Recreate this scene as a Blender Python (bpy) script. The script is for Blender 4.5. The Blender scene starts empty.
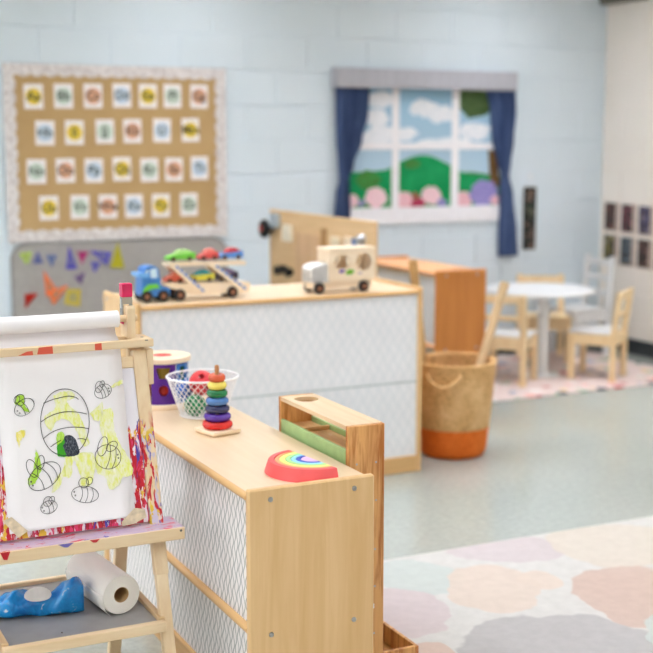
import bpy, bmesh, math, random
from mathutils import Vector, Matrix
random.seed(7)
sc = bpy.context.scene
COL = sc.collection
# ------------------------------------------------------------------ camera, light level
FPX, PITCH, YAW, CH = 1258.0, math.radians(8.43), math.radians(25.9), 1.40
cam = bpy.data.cameras.new('camera'); camo = bpy.data.objects.new('camera', cam); COL.objects.link(camo)
camo.location = (0, 0, CH); camo.rotation_euler = (math.pi/2 - PITCH, 0, -YAW)
cam.sensor_width = 36; cam.lens = FPX/653*36; cam.clip_start = .05; cam.clip_end = 60
cam.dof.use_dof = True; cam.dof.focus_distance = 3.0; cam.dof.aperture_fstop = 2.6
sc.camera = camo
w = bpy.data.worlds.new('world'); sc.world = w; w.use_nodes = True
w.node_tree.nodes['Background'].inputs[0].default_value = (.9, .95, 1, 1)
w.node_tree.nodes['Background'].inputs[1].default_value = .5
sc.view_settings.view_transform = 'Standard'; sc.view_settings.look = 'None'
sc.view_settings.gamma = 1; sc.view_settings.use_curve_mapping = False
sc.view_settings.exposure = 0.0
LIGHT = 12.3            # ceiling troffer diffusers
FILL_WINDOW = 3.9            # glow of unseen windows added as fill on the left and camera-side walls
sc.cycles.use_denoising = True
sc.cycles.max_bounces = 8; sc.cycles.diffuse_bounces = 5; sc.cycles.caustics_reflective = False; sc.cycles.caustics_refractive = False
sc.cycles.sample_clamp_indirect = 6

# ------------------------------------------------------------------ photo pixel -> point on a known plane
fwv = Vector((math.sin(YAW)*math.cos(PITCH), math.cos(YAW)*math.cos(PITCH), -math.sin(PITCH)))
rtv = Vector((math.cos(YAW), -math.sin(YAW), 0)); upv = rtv.cross(fwv); CAM = Vector((0, 0, CH))
def ray(x, y): return fwv + rtv*((x-326.5)/FPX) - upv*((y-326.5)/FPX)
def at_z(x, y, z): r = ray(x, y); return CAM + r*((z-CH)/r.z)
def at_y(x, y, Y): r = ray(x, y); return CAM + r*(Y/r.y)
def at_x(x, y, X): r = ray(x, y); return CAM + r*(X/r.x)

# ------------------------------------------------------------------ object helpers
def wm(o):
    m = o.matrix_parent_inverse @ o.matrix_basis
    return wm(o.parent) @ m if o.parent else o.matrix_basis.copy()
def adopt(o, p):
    if p is not None:
        o.parent = p; o.matrix_parent_inverse = wm(p).inverted()
    return o
def tag(o, label, cat, group=None):
    o['label'] = label; o['category'] = cat
    if group: o['group'] = group
    return o
def thing(name, label, cat, loc=(0, 0, 0), rz=0, group=None):
    o = bpy.data.objects.new(name, None); COL.objects.link(o); o.empty_display_size = .05
    o.location = loc; o.rotation_euler = (0, 0, rz)
    return tag(o, label, cat, group)
def mk(name, bm, mat, parent=None, smooth=False, recentre=True):
    bmesh.ops.recalc_face_normals(bm, faces=bm.faces)
    c = Vector((0, 0, 0))
    if recentre and bm.verts:
        xs = [v.co for v in bm.verts]
        lo = Vector([min(v[i] for v in xs) for i in range(3)]); hi = Vector([max(v[i] for v in xs) for i in range(3)])
        c = Vector(((lo.x+hi.x)/2, (lo.y+hi.y)/2, lo.z))
        bmesh.ops.translate(bm, verts=bm.verts, vec=-c)
    me = bpy.data.meshes.new(name); bm.to_mesh(me); bm.free()
    if smooth:
        for p in me.polygons: p.use_smooth = True
    o = bpy.data.objects.new(name, me); COL.objects.link(o); o.location = c
    mats = mat if isinstance(mat, (list, tuple)) else [mat]
    for m in mats: me.materials.append(m)
    if parent is not None:
        # mesh was made in the parent's own frame when the parent is a rotated local thing
        o.parent = parent
        if parent.get('local') or (parent.parent and parent.parent.get('local')):
            if parent.parent: o.matrix_parent_inverse = parent.matrix_basis.inverted()
        else: o.matrix_parent_inverse = wm(parent).inverted()
    return o
def autosmooth(o, ang=35):
    me = o.data; bm = bmesh.new(); bm.from_mesh(me)
    for f in bm.faces: f.smooth = True
    for e in bm.edges:
        if len(e.link_faces) == 2 and e.calc_face_angle(0) > math.radians(ang): e.smooth = False
    bm.to_mesh(me); bm.free(); return o
def add_box(bm, x0, x1, y0, y1, z0, z1, bev=0.0, M=None):
    r = bmesh.ops.create_cube(bm, size=1); vs = r['verts']
    bmesh.ops.scale(bm, vec=(x1-x0, y1-y0, z1-z0), verts=vs)
    bmesh.ops.translate(bm, vec=((x0+x1)/2, (y0+y1)/2, (z0+z1)/2), verts=vs)
    if bev:
        es = list({e for v in vs for e in v.link_edges})
        rr = bmesh.ops.bevel(bm, geom=es, offset=bev, segments=1, affect='EDGES', profile=.5)
        vs = list({v for f in rr['faces'] for v in f.verts} | {v for v in vs if v.is_valid})
    if M is not None: bmesh.ops.transform(bm, matrix=M, verts=vs)
    return vs
def box(name, x0, x1, y0, y1, z0, z1, mat, parent=None, bev=.0015, M=None):
    bm = bmesh.new(); add_box(bm, x0, x1, y0, y1, z0, z1, bev, M); return mk(name, bm, mat, parent)
def add_beam(bm, p0, p1, wv, tv, bev=0.0):
    """rectangular bar from p0 to p1; wv, tv half-extent vectors"""
    p0, p1, wv, tv = map(Vector, (p0, p1, wv, tv)); vs = []
    for p in (p0, p1):
        for a, b in ((-1, -1), (1, -1), (1, 1), (-1, 1)): vs.append(bm.verts.new(p+wv*a+tv*b))
    fs = [bm.faces.new([vs[i] for i in q]) for q in ((3, 2, 1, 0), (4, 5, 6, 7), (0, 1, 5, 4), (1, 2, 6, 5), (2, 3, 7, 6), (3, 0, 4, 7))]
    if bev: bmesh.ops.bevel(bm, geom=list({e for f in fs for e in f.edges}), offset=bev, segments=1, affect='EDGES', profile=.5)
def beam(name, p0, p1, wv, tv, mat, parent=None, bev=.0015):
    bm = bmesh.new(); add_beam(bm, p0, p1, wv, tv, bev); return mk(name, bm, mat, parent)
def add_tube(bm, pts, r, n=8, cap=True, closed=False):
    pts = [Vector(p) for p in pts]; rings = []; m = len(pts)
    rs = r if isinstance(r, (list, tuple)) else [r]*m
    prev = None
    for i, p in enumerate(pts):
        a = pts[(i-1) % m] if (closed or i > 0) else p; b = pts[(i+1) % m] if (closed or i < m-1) else p
        t = (b-a).normalized()
        u = prev if prev is not None else (Vector((0, 0, 1)) if abs(t.z) < .9 else Vector((1, 0, 0)))
        u = (u - t*u.dot(t)).normalized(); prev = u; v = t.cross(u)
        rings.append([bm.verts.new(p+(u*math.cos(k*2*math.pi/n)+v*math.sin(k*2*math.pi/n))*rs[i]) for k in range(n)])
    for i in range(m if closed else m-1):
        A, B = rings[i], rings[(i+1) % m]
        for k in range(n): bm.faces.new((A[k], A[(k+1) % n], B[(k+1) % n], B[k]))
    if cap and not closed:
        bm.faces.new(rings[0][::-1]); bm.faces.new(rings[-1])
def tube(name, pts, r, mat, parent=None, n=10, cap=True, closed=False):
    bm = bmesh.new(); add_tube(bm, pts, r, n, cap, closed); return autosmooth(mk(name, bm, mat, parent), 50)
def add_lathe(bm, prof, c=(0, 0, 0), n=32, M=None, cap=True):
    """prof: (r,z) list"""
    rings = []; new = []
    for r, z in prof:
        ring = [bm.verts.new((c[0]+r*math.cos(2*math.pi*k/n), c[1]+r*math.sin(2*math.pi*k/n), c[2]+z)) for k in range(n)]
        rings.append(ring); new += ring
    for A, B in zip(rings, rings[1:]):
        for k in range(n): bm.faces.new((A[k], A[(k+1) % n], B[(k+1) % n], B[k]))
    if cap:
        bm.faces.new(rings[0][::-1]); bm.faces.new(rings[-1])
    if M is not None: bmesh.ops.transform(bm, matrix=M, verts=new)
def lathe(name, prof, mat, parent=None, c=(0, 0, 0), n=32, M=None, cap=True, ang=40):
    bm = bmesh.new(); add_lathe(bm, prof, c, n, M, cap); return autosmooth(mk(name, bm, mat, parent), ang)
def add_prism(bm, pts, d):
    """polygon of 3-D points pushed along d"""
    pts = [Vector(p) for p in pts]; d = Vector(d)
    a = [bm.verts.new(p) for p in pts]; b = [bm.verts.new(p+d) for p in pts]; n = len(a)
    bm.faces.new(a); bm.faces.new(b[::-1])
    for i in range(n): bm.faces.new((a[i], b[i], b[(i+1) % n], a[(i+1) % n]))
def prism(name, pts, d, mat, parent=None, bev=0):
    bm = bmesh.new(); add_prism(bm, pts, d)
    if bev: bmesh.ops.bevel(bm, geom=bm.edges[:], offset=bev, segments=1, affect='EDGES')
    return mk(name, bm, mat, parent)
def add_frame(bm, pts, d, k=.6, c=None):
    """hollow polygon"""
    pts = [Vector(p) for p in pts]; d = Vector(d); n = len(pts)
    c = sum(pts, Vector())/n if c is None else Vector(c)
    q = [c+(p-c)*k for p in pts]
    L = [[bm.verts.new(p) for p in ring] for ring in (pts, q, [p+d for p in q], [p+d for p in pts])]
    for i in range(4):
        A, B = L[i], L[(i+1) % 4]
        for j in range(n): bm.faces.new((A[j], A[(j+1) % n], B[(j+1) % n], B[j]))
def plate_with_holes(bm, fn, hole, nu, nv, thick):
    """grid (u,v in 0..1) -> fn(u,v,layer 0/1); cells whose centre is in hole(u,v) are left open"""
    V = [[[bm.verts.new(fn(i/nu, j/nv, l)) for j in range(nv+1)] for i in range(nu+1)] for l in (0, 1)]
    keep = [[not hole((i+.5)/nu, (j+.5)/nv) for j in range(nv)] for i in range(nu)]
    for i in range(nu):
        for j in range(nv):
            if not keep[i][j]: continue
            for l in (0, 1):
                q = [V[l][i][j], V[l][i+1][j], V[l][i+1][j+1], V[l][i][j+1]]
                bm.faces.new(q if l else q[::-1])
            for (di, dj, e) in ((-1, 0, ((i, j), (i, j+1))), (1, 0, ((i+1, j), (i+1, j+1))), (0, -1, ((i, j), (i+1, j))), (0, 1, ((i, j+1), (i+1, j+1)))):
                a, b = i+di, j+dj
                if not (0 <= a < nu and 0 <= b < nv) or not keep[a][b]:
                    (p, q), (r, s) = e; bm.faces.new((V[0][p][q], V[0][r][s], V[1][r][s], V[1][p][q]))
    loose = [v for v in bm.verts if not v.link_faces]
    bmesh.ops.delete(bm, geom=loose, context='VERTS')
def ellipse(cx, cy, rx, ry, ang=0, n=28, a0=0, a1=360):
    t = math.radians(ang); out = []
    for k in range(n+1):
        a = math.radians(a0+(a1-a0)*k/n); x, y = rx*math.cos(a), ry*math.sin(a)
        out.append((cx+x*math.cos(t)-y*math.sin(t), cy+x*math.sin(t)+y*math.cos(t)))
    return out

# ------------------------------------------------------------------ materials
def lin(c):
    return tuple(((v/12.92) if v <= .04045 else ((v+.055)/1.055)**2.4) for v in [x/255 for x in c[:3]]) + (1,)
class Mat:
    def __init__(s, name, rough=.5, spec=.5):
        s.m = bpy.data.materials.new(name); s.m.use_nodes = True; s.nt = s.m.node_tree
        s.b = s.nt.nodes['Principled BSDF']; s.b.inputs['Roughness'].default_value = rough
        s.b.inputs['Specular IOR Level'].default_value = spec; s._tc = None
    def put(s, sock, v):
        if hasattr(v, 'is_linked') or isinstance(v, bpy.types.NodeSocket): s.nt.links.new(v, sock)
        else:
            if sock.type == 'RGBA' and len(v) == 3: v = lin(v)
            sock.default_value = v
    def n(s, t, **kw):
        nd = s.nt.nodes.new(t)
        for k, v in kw.items(): setattr(nd, k, v)
        return nd
    def co(s, which='Object'):
        if s._tc is None: s._tc = s.n('ShaderNodeTexCoord')
        return s._tc.outputs[which]
    def world(s): return s.n('ShaderNodeNewGeometry').outputs['Position']
    def math(s, op, a, b=0.0, c=0.0, clamp=False):
        nd = s.n('ShaderNodeMath', operation=op, use_clamp=clamp)
        for i, v in enumerate((a, b, c)): s.put(nd.inputs[i], v)
        return nd.outputs[0]
    def sep(s, v):
        nd = s.n('ShaderNodeSeparateXYZ'); s.put(nd.inputs[0], v); return nd.outputs
    def mapv(s, v, scale=(1, 1, 1), loc=(0, 0, 0), rot=(0, 0, 0)):
        nd = s.n('ShaderNodeMapping'); s.put(nd.inputs[0], v); nd.inputs['Scale'].default_value = scale
        nd.inputs['Location'].default_value = loc; nd.inputs['Rotation'].default_value = rot; return nd.outputs[0]
    def noise(s, v, scale, detail=3, rough=.5, dist=0, col=False):
        nd = s.n('ShaderNodeTexNoise'); s.put(nd.inputs['Vector'], v); nd.inputs['Scale'].default_value = scale
        nd.inputs['Detail'].default_value = detail; nd.inputs['Roughness'].default_value = rough; nd.inputs['Distortion'].default_value = dist
        return nd.outputs['Color' if col else 'Fac']
    def ramp(s, f, stops, interp='LINEAR'):
        nd = s.n('ShaderNodeValToRGB'); s.put(nd.inputs[0], f); cr = nd.color_ramp; cr.interpolation = interp
        while len(cr.elements) < len(stops): cr.elements.new(.5)
        for e, (p, c) in zip(cr.elements, stops): e.position = p; e.color = lin(c) if not isinstance(c, float) else (c, c, c, 1)
        return nd.outputs[0]
    def mix(s, f, a, b, mode='MIX'):
        nd = s.n('ShaderNodeMix', data_type='RGBA', blend_type=mode)
        s.put(nd.inputs[0], f); s.put(nd.inputs[6], a); s.put(nd.inputs[7], b); return nd.outputs[2]
    def smooth(s, x, lo, hi):
        nd = s.n('ShaderNodeMapRange', interpolation_type='SMOOTHSTEP'); s.put(nd.inputs[0], x)
        s.put(nd.inputs[1], lo); s.put(nd.inputs[2], hi); return nd.outputs[0]
    def bump(s, h, dist=.002, strength=.5):
        nd = s.n('ShaderNodeBump'); nd.inputs['Strength'].default_value = strength; nd.inputs['Distance'].default_value = dist
        s.put(nd.inputs['Height'], h); s.nt.links.new(nd.outputs[0], s.b.inputs['Normal'])
    def col(s, c): s.put(s.b.inputs['Base Color'], c); return s
    def set(s, **kw):
        for k, v in kw.items(): s.put(s.b.inputs[k.replace('_', ' ')], v)
        return s
def plain(name, c, rough=.5, spec=.4, var=.06, scale=30, **kw):
    M = Mat(name, rough, spec); f = M.noise(M.co(), scale, 2)
    d = tuple(max(0, x*(1-var)) for x in c); u = tuple(min(255, x*(1+var*.5)) for x in c)
    M.col(M.ramp(f, [(.3, d), (.7, u)])).set(**kw); return M.m
def wood(name, light, dark, axis='z', rough=.42, scale=1.0, contrast=(.35, .65), coat=0.0):
    M = Mat(name, rough, .4); s = [14*scale]*3; s['xyz'.index(axis)] = 1.1*scale
    v = M.mapv(M.co(), tuple(s)); f = M.noise(v, 1.6, 5, .6, .6)
    s2 = [160*scale]*3; s2['xyz'.index(axis)] = 5*scale
    g = M.noise(M.mapv(M.co(), tuple(s2)), 1, 2)
    c = M.ramp(f, [(contrast[0], dark), (contrast[1], light)])
    c = M.mix(M.math('MULTIPLY', M.smooth(g, .45, .75), .22), c, dark); M.col(c); M.bump(g, .0006, .25)
    if coat: M.set(Coat_Weight=coat, Coat_Roughness=.15)
    return M.m
def emit(name, c, s):
    M = Mat(name); M.set(Emission_Color=c, Emission_Strength=s, Base_Color=c); return M.m
W = {}
W['birch_top'] = wood('birch_ply_top', (236, 212, 180), (228, 202, 166), 'x', .35, coat=.15)
W['birch'] = wood('birch_ply', (231, 193, 142), (218, 176, 121), 'z', .42)
W['birch_edge'] = wood('birch_edge', (226, 184, 128), (206, 160, 104), 'x', .42)
W['birch_side'] = wood('birch_side_grain', (236, 204, 156), (222, 186, 134), 'z', .42)
W['pine'] = wood('pine_easel', (242, 219, 184), (228, 198, 156), 'z', .5)
W['pine_x'] = wood('pine_easel_cross', (242, 219, 184), (228, 198, 156), 'x', .5)
W['pine_y'] = wood('pine_easel_depth', (232, 204, 164), (212, 178, 132), 'y', .5)
W['beech'] = wood('beech_toy', (248, 230, 206), (240, 216, 184), 'x', .4)
W['tower'] = wood('oiled_pine_tower', (232, 176, 112), (184, 112, 52), 'z', .38, 1.6, (.40, .56))
W['tower_top'] = wood('pale_pine_tower_top', (238, 212, 178), (226, 196, 156), 'y', .38)
W['tower_in'] = wood('tower_inside', (236, 196, 142), (214, 166, 110), 'y', .45)
W['chair'] = wood('chair_wood', (248, 224, 182), (238, 206, 156), 'z', .45)
W['cabinet'] = wood('orange_brown_laminate', (208, 136, 68), (192, 118, 56), 'z', .4)
W['cab_top'] = wood('cabinet_top_wood', (236, 180, 130), (220, 160, 108), 'y', .4)
W['busy'] = wood('busy_board_ply', (226, 192, 148), (212, 176, 128), 'y', .5)
W['white'] = plain('white_paint', (240, 240, 240), .4, var=.02)
W['chairwhite'] = plain('white_chair_paint', (236, 236, 236), .35, var=.02)
W['black'] = plain('black_rubber', (24, 24, 26), .5)
W['steel'] = plain('steel', (190, 190, 192), .28, .5, Metallic=1.0)
W['dark_steel'] = plain('dark_steel', (90, 90, 94), .35, .5, Metallic=1.0)
def paint(c, rough=.28, **kw):
    k = 'paint_%d_%d_%d_%d' % (*c, int(rough*100))
    if k not in W: W[k] = plain(k, c, rough, .5, .05, 20, **kw)
    return W[k]

# wave-patterned paper on the shelf backs
def wave_mat(name, axis_u, base, line, p=.022, q=.05):
    M = Mat(name, .55, .3); o = M.sep(M.co()); u = o['XYZ'.index(axis_u)]; v = o[2]
    s = M.math('SINE', M.math('MULTIPLY', v, 2*math.pi/q)); uu = M.math('DIVIDE', u, p)
    cell = M.math('FLOOR', uu)
    a = M.math('ADD', uu, M.math('MULTIPLY', s, .34))
    b = M.math('ADD', uu, M.math('MULTIPLY', M.math('SINE', M.math('MULTIPLY_ADD', v, 2*math.pi/q, 2.1)), .34))
    da = M.math('ABSOLUTE', M.math('SUBTRACT', M.math('FRACT', M.math('MULTIPLY', a, .5)), .5))
    db = M.math('ABSOLUTE', M.math('SUBTRACT', M.math('FRACT', M.math('MULTIPLY_ADD', b, .5, .5)), .5))
    d = M.math('MINIMUM', da, db)
    f = M.math('SUBTRACT', 1, M.smooth(d, .035, .085))
    grime = M.noise(M.co(), 6, 3)
    M.col(M.mix(M.math('MULTIPLY', f, .8), M.ramp(grime, [(.3, base), (.7, tuple(min(255, x+6) for x in base))]), line)); return M.m
W['wave'] = wave_mat('wave_paper', 'X', (240, 236, 236), (74, 92, 98), .014, .052)
W['wave2'] = wave_mat('wave_paper_pale', 'X', (236, 236, 240), (222, 227, 233), .024, .078)
W['wave3'] = wave_mat('wave_paper_blue', 'X', (226, 234, 242), (150, 172, 194), .024, .07)

# ------------------------------------------------------------------ the room
XR, YB, XL, YF, ZC = 5.425, 6.9, -2.6, -2.6, 2.75
def struct(o): o['kind'] = 'structure'; return o
Mf = Mat('vinyl_floor', .16, .5)
fl1 = Mf.noise(Mf.world(), 1.3, 3); fl2 = Mf.noise(Mf.world(), 38, 4, .7)
c = Mf.mix(.5, Mf.ramp(fl1, [(.3, (164, 169, 162)), (.7, (177, 181, 174))]), Mf.ramp(fl2, [(.35, (157, 163, 157)), (.65, (184, 188, 181))]))
Mf.col(c); Mf.set(Roughness=Mf.math('MULTIPLY_ADD', fl1, .08, .07)); Mf.bump(Mf.noise(Mf.world(), 7, 2), .0015, .06)
struct(box('floor', XL-.1, XR+.2, YF-.1, YB+.2, -.06, 0, Mf.m, bev=0))
Mc = plain('ceiling_tile', (226, 224, 218), .9, .2)
struct(box('ceiling', XL-.1, XR+.2, YF-.1, YB+.2, ZC, ZC+.06, Mc, bev=0))
def wallpaint(name, c1, c2):
    M = Mat(name, .5, .35); f = M.noise(M.world(), 2.2, 2); g = M.noise(M.world(), 90, 3)
    M.col(M.ramp(f, [(.3, c1), (.7, c2)])); M.bump(g, .0012, .35); return M.m
Wblue = wallpaint('pale_blue_wall_paint', (218, 230, 238), (223, 234, 242))
Wcream = wallpaint('cream_wall_paint', (244, 236, 226), (248, 240, 232))
wb = struct(box('wall_back', XL-.1, XR+.1, YB, YB+.1, 0, ZC, Wblue, bev=0))
wr = struct(box('wall_right', XR, XR+.1, YF-.1, YB, 0, ZC, Wcream, bev=0))
# left wall and the wall behind the camera, with unseen glowing windows added to brighten upright faces
fill_glow = emit('fill_blind_glow', (250, 252, 255), FILL_WINDOW)
def wall_with_fill_windows(name, a0, a1, wins, put, z0=.85, z1=2.25):
    bm = bmesh.new(); edges = [a0]
    for w0, w1 in wins: edges += [w0, w1]
    edges.append(a1)
    for i in range(0, len(edges), 2): add_box(bm, *put(edges[i], edges[i+1], 0, .1), 0, ZC)
    for w0, w1 in wins: add_box(bm, *put(w0, w1, 0, .1), 0, z0); add_box(bm, *put(w0, w1, 0, .1), z1, ZC)
    struct(mk(name, bm, Wcream))
    for w0, w1 in wins:
        f = bmesh.new()
        for p, q, r, t in ((w0, w0+.06, z0, z1), (w1-.06, w1, z0, z1), ((w0+w1)/2-.03, (w0+w1)/2+.03, z0+.06, z1-.06), (w0+.06, w1-.06, z0, z0+.06), (w0+.06, w1-.06, z1-.06, z1)):
            add_box(f, *put(p, q, .02, .09), r, t)
        WN[0] += 1; fr = struct(mk('window_%d' % WN[0], f, W['white']))  # frame of an added window, never in view
        box('fill_blind', *put(w0+.05, w1-.05, .07, .075), z0+.05, z1-.05, fill_glow, fr, bev=0)
WN = [0]
wall_with_fill_windows('wall_left', YF-.1, YB, [(.2, 2.2), (2.9, 4.9)], lambda p, q, d0, d1: (XL-d1, XL-d0, p, q))
wall_with_fill_windows('wall_front', XL, XR, [(.7, 1.5)], lambda p, q, d0, d1: (p, q, YF-d1, YF-d0))
# painted concrete blocks of the two walls in view
def blocks(parent, axis, a0, a1, z1, mat, flip):
    bm = bmesh.new(); L, Hh, T = .394, .194, .006
    add_box(bm, -L/2, L/2, -T, .004, -Hh/2, Hh/2, .0035)
    if axis == 'y': bmesh.ops.rotate(bm, verts=bm.verts, cent=(0, 0, 0), matrix=Matrix.Rotation(-math.pi/2, 3, 'Z'))
    me = bpy.data.meshes.new('block'); bm.to_mesh(me); bm.free(); me.materials.append(mat)
    r = 0; z = .1
    while z+.1 <= z1+1e-6:
        p = a0 + (.2 if r % 2 else 0)
        while p+.2 <= a1+1e-6:
            o = bpy.data.objects.new('block', me); COL.objects.link(o)
            o.location = (p+.2-.0, YB, z) if axis == 'x' else (XR, p+.2, z)
            if axis == 'x': o.location.x = p+.2
            o.parent = parent; o.matrix_parent_inverse = wm(parent).inverted()
            p += .4
        z += .2; r += 1
blocks(wb, 'x', XR-.006-20*.4, XR-.006, 2.6, Wblue, False)
blocks(wr, 'y', YB-.006-20*.4, YB-.006, 2.6, Wcream, True)
Mb = plain('black_vinyl_base', (52, 56, 60), .45)
struct(box('baseboard_back', XL, XR-.018, YB-.018, YB-.0065, 0, .10, Mb, bev=.003))
struct(box('baseboard_right', XR-.018, XR-.0065, YF, YB-.02, 0, .10, Mb, bev=.003))
# recessed ceiling troffers
Mdif = emit('troffer_diffuser', (248, 250, 255), LIGHT)
Mfrm = plain('troffer_frame', (235, 235, 232), .5)
Mlou = plain('louvre_aluminium', (150, 150, 150), .5)
for iy, y in enumerate((-.9, 1.15, 3.4, 4.85, 5.85)):
    for ix, x in enumerate((-1.6, .4, 2.4, 4.4)):
        t = thing('ceiling_light', 'rectangular louvred ceiling light panel on the classroom ceiling', 'ceiling light', (x, y, ZC-.095), 0, 'ceiling light panels')
        bm = bmesh.new(); zl = ZC-.095
        for a in ((-.31, .31, -.61, -.58), (-.31, .31, .58, .61), (-.31, -.28, -.58, .58), (.28, .31, -.58, .58)):
            add_box(bm, x+a[0], x+a[1], y+a[2], y+a[3], zl, ZC-.001, .002)
        mk('light_frame', bm, Mfrm, t)
        bm = bmesh.new()
        for k in range(1, 4): add_box(bm, x-.28+.14*k-.001, x-.28+.14*k+.001, y-.579, y+.579, zl+.003, zl+.072)
        for k in range(1, 8): add_box(bm, x-.279, x+.279, y-.58+.145*k-.001, y-.58+.145*k+.001, zl+.003, zl+.072)
        mk('louvre_grid', bm, Mlou, t)
        box('diffuser', x-.279, x+.279, y-.579, y+.579, ZC-.02, ZC-.012, Mdif, t, bev=0)

# ------------------------------------------------------------------ storage shelves (patterned back towards the camera)
def storage_shelf(label, loc, rz, L, D, H, zmid, wave, cat='shelf', edge=None, endm=None, topm=None, seam=False):
    t = thing('storage_shelf', label, cat, loc, rz); t['local'] = 1
    endm = endm or W['birch']; topm = topm or W['birch_top']; edge = edge or W['birch_edge']
    th = .019; n = 'X'
    for x in (0, L-th):
        e = box('end_panel', x, x+th, 0, D, 0.0, H, endm, t, bev=.004)
        for yy in (.055, D-.055):
            for zz in (H-.027, zmid-.012):
                X = L if x else 0
                Mx = Matrix.Translation((X+(.0005 if x else -.0005), yy, zz)) @ Matrix.Rotation(math.pi/2 if x else -math.pi/2, 4, 'Y')
                lathe('bolt', [(.0062, -.002), (.0062, .001), (.005, .0028), (.0022, .003), (.0022, .0014)], W['steel'], e, n=14, M=Mx)
    top = box('top', th, L-th, 0.006, D, H-.031, H-.012, topm, t, bev=.002)
    # rounded front edge of the top and rounded middle rail
    def rail(name, z, r, y):
        bm = bmesh.new(); add_tube(bm, [(th, y, z), (L-th, y, z)], r, 12)
        return autosmooth(mk(name, bm, edge, t), 50)
    rail('edge_band', H-.0215, .0098, .0085); 
    if seam: box('seam_strip', th, L-th, .0125, .0185, zmid-.0038, zmid+.0038, paint((196, 204, 206), .5), t, 0)
    else: rail('middle_rail', zmid, .011, .010)
    box('back_panel', th, L-th, .014, .019, zmid+.004, H-.031, wave, t, bev=0)
    box('back_panel', th, L-th, .014, .019, .07, zmid-.004, wave, t, bev=0)
    box('base_rail', th, L-th, .004, .024, .0, .07, edge, t, bev=.003)
    box('shelf_board', th, L-th, .02, D-.005, zmid-.01, zmid+.008, endm, t)
    box('bottom_board', th, L-th, .025, D-.005, .05, .068, endm, t)
    box('divider', L/2-.009, L/2+.009, .02, D-.006, .069, H-.032, endm, t)
    return t
NSZ = .600   # near shelf top surface
storage_shelf('low birch shelf with wave patterned back beside the painting easel, holding the ring stacker', (1.05, 3.79, 0), -math.pi/2, 1.22, .326, .612, .272, W['wave'])
BSZ = .78
storage_shelf('tall long birch shelf with pale patterned back holding the toy trucks', (1.405, 4.53, 0), 0, 1.245, .45, BSZ+.012, .39, W['wave2'], seam=True)
storage_shelf('orange brown shelf unit with blue patterned back standing behind the woven basket', (3.17, 6.10, 0), -math.pi/2, .81, .29, .765, .38, W['wave3'], endm=W['cabinet'], topm=W['cab_top'], edge=W['cab_top'])

# ------------------------------------------------------------------ easel
EX0, EX1 = .478, .93
TZ = .486
def Yf(z): return 2.68 + .28*z
LN = math.sqrt(1+.28**2); NRM = Vector((0, -1, .28))/LN; SL = Vector((0, .28, 1))/LN
def on_board(x, y, off=0.0):
    r = ray(x, y); t = (2.68+.28*CH)/(r.y-.28*r.z); return CAM+r*t+NRM*off
def bp(X, z, off=0.0): return Vector((X, Yf(z), z))+NRM*off
# painted wood: pine with paint smears
def layers(M, c, spec):
    for i, (colr, sc, thr, soft) in enumerate(spec):
        n_ = M.noise(M.mapv(M.world(), sc, (i*3.7, i*1.9, i*5.3)), 1, 4, .6, .7)
        c = M.mix(M.smooth(n_, thr, thr+soft), c, colr)
    return c
def pine_base(M, axis):
    s = [14]*3; s['xyz'.index(axis)] = 1.2
    f = M.noise(M.mapv(M.co(), tuple(s)), 1.6, 4, .6, .5); return M.ramp(f, [(.35, (228, 198, 156)), (.65, (242, 219, 184))])
def leg_paint():
    M = Mat('pine_leg_with_paint', .45, .4); c = pine_base(M, 'z')
    p = layers(M, c, [((206, 196, 216), (40, 40, 7), .50, .05), ((204, 30, 44), (46, 46, 10), .53, .03), ((226, 190, 60), (40, 40, 14), .60, .03), ((120, 110, 180), (60, 60, 8), .60, .03)])
    z = M.sep(M.world())[2]; n_ = M.math('MULTIPLY', M.noise(M.mapv(M.world(), (30, 30, 8)), 1, 3), .22)
    M.col(M.mix(M.math('MULTIPLY', M.smooth(z, .475, .49), M.math('SUBTRACT', 1, M.smooth(M.math('ADD', z, n_), .80, .84))), c, p)); return M.m
W['leg_paint'] = leg_paint()
def tray_paint():
    M = Mat('pine_tray_with_paint', .4, .4); c = M.ramp(M.noise(M.mapv(M.world(), (7, 20, 7)), 1, 3), [(.3, (206, 180, 182)), (.55, (188, 168, 192)), (.75, (220, 204, 196))])
    M.col(layers(M, c, [((176, 150, 196), (12, 30, 9), .55, .08), ((206, 60, 96), (16, 46, 9), .56, .06), ((196, 24, 44), (34, 60, 9), .62, .02), ((96, 84, 170), (60, 70, 9), .66, .02)])); return M.m
W['tray_paint'] = tray_paint()
def board_paint():
    M = Mat('painted_board', .4, .4)
    c = layers(M, (204, 28, 48), [((226, 60, 110), (34, 20, 9), .50, .05), ((170, 14, 40), (60, 20, 12), .55, .03), ((240, 226, 234), (70, 20, 11), .545, .02), ((236, 190, 60), (40, 20, 16), .60, .03), ((80, 66, 170), (44, 20, 9), .62, .02), ((242, 236, 242), (90, 20, 30), .60, .02)])
    z = M.sep(M.world())[2]; n_ = M.math('MULTIPLY', M.noise(M.mapv(M.world(), (60, 30, 24)), 1, 4), .14)
    M.col(M.mix(M.smooth(M.math('ADD', z, n_), .775, .785), c, (236, 232, 240))); return M.m
W['board'] = board_paint()

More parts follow.
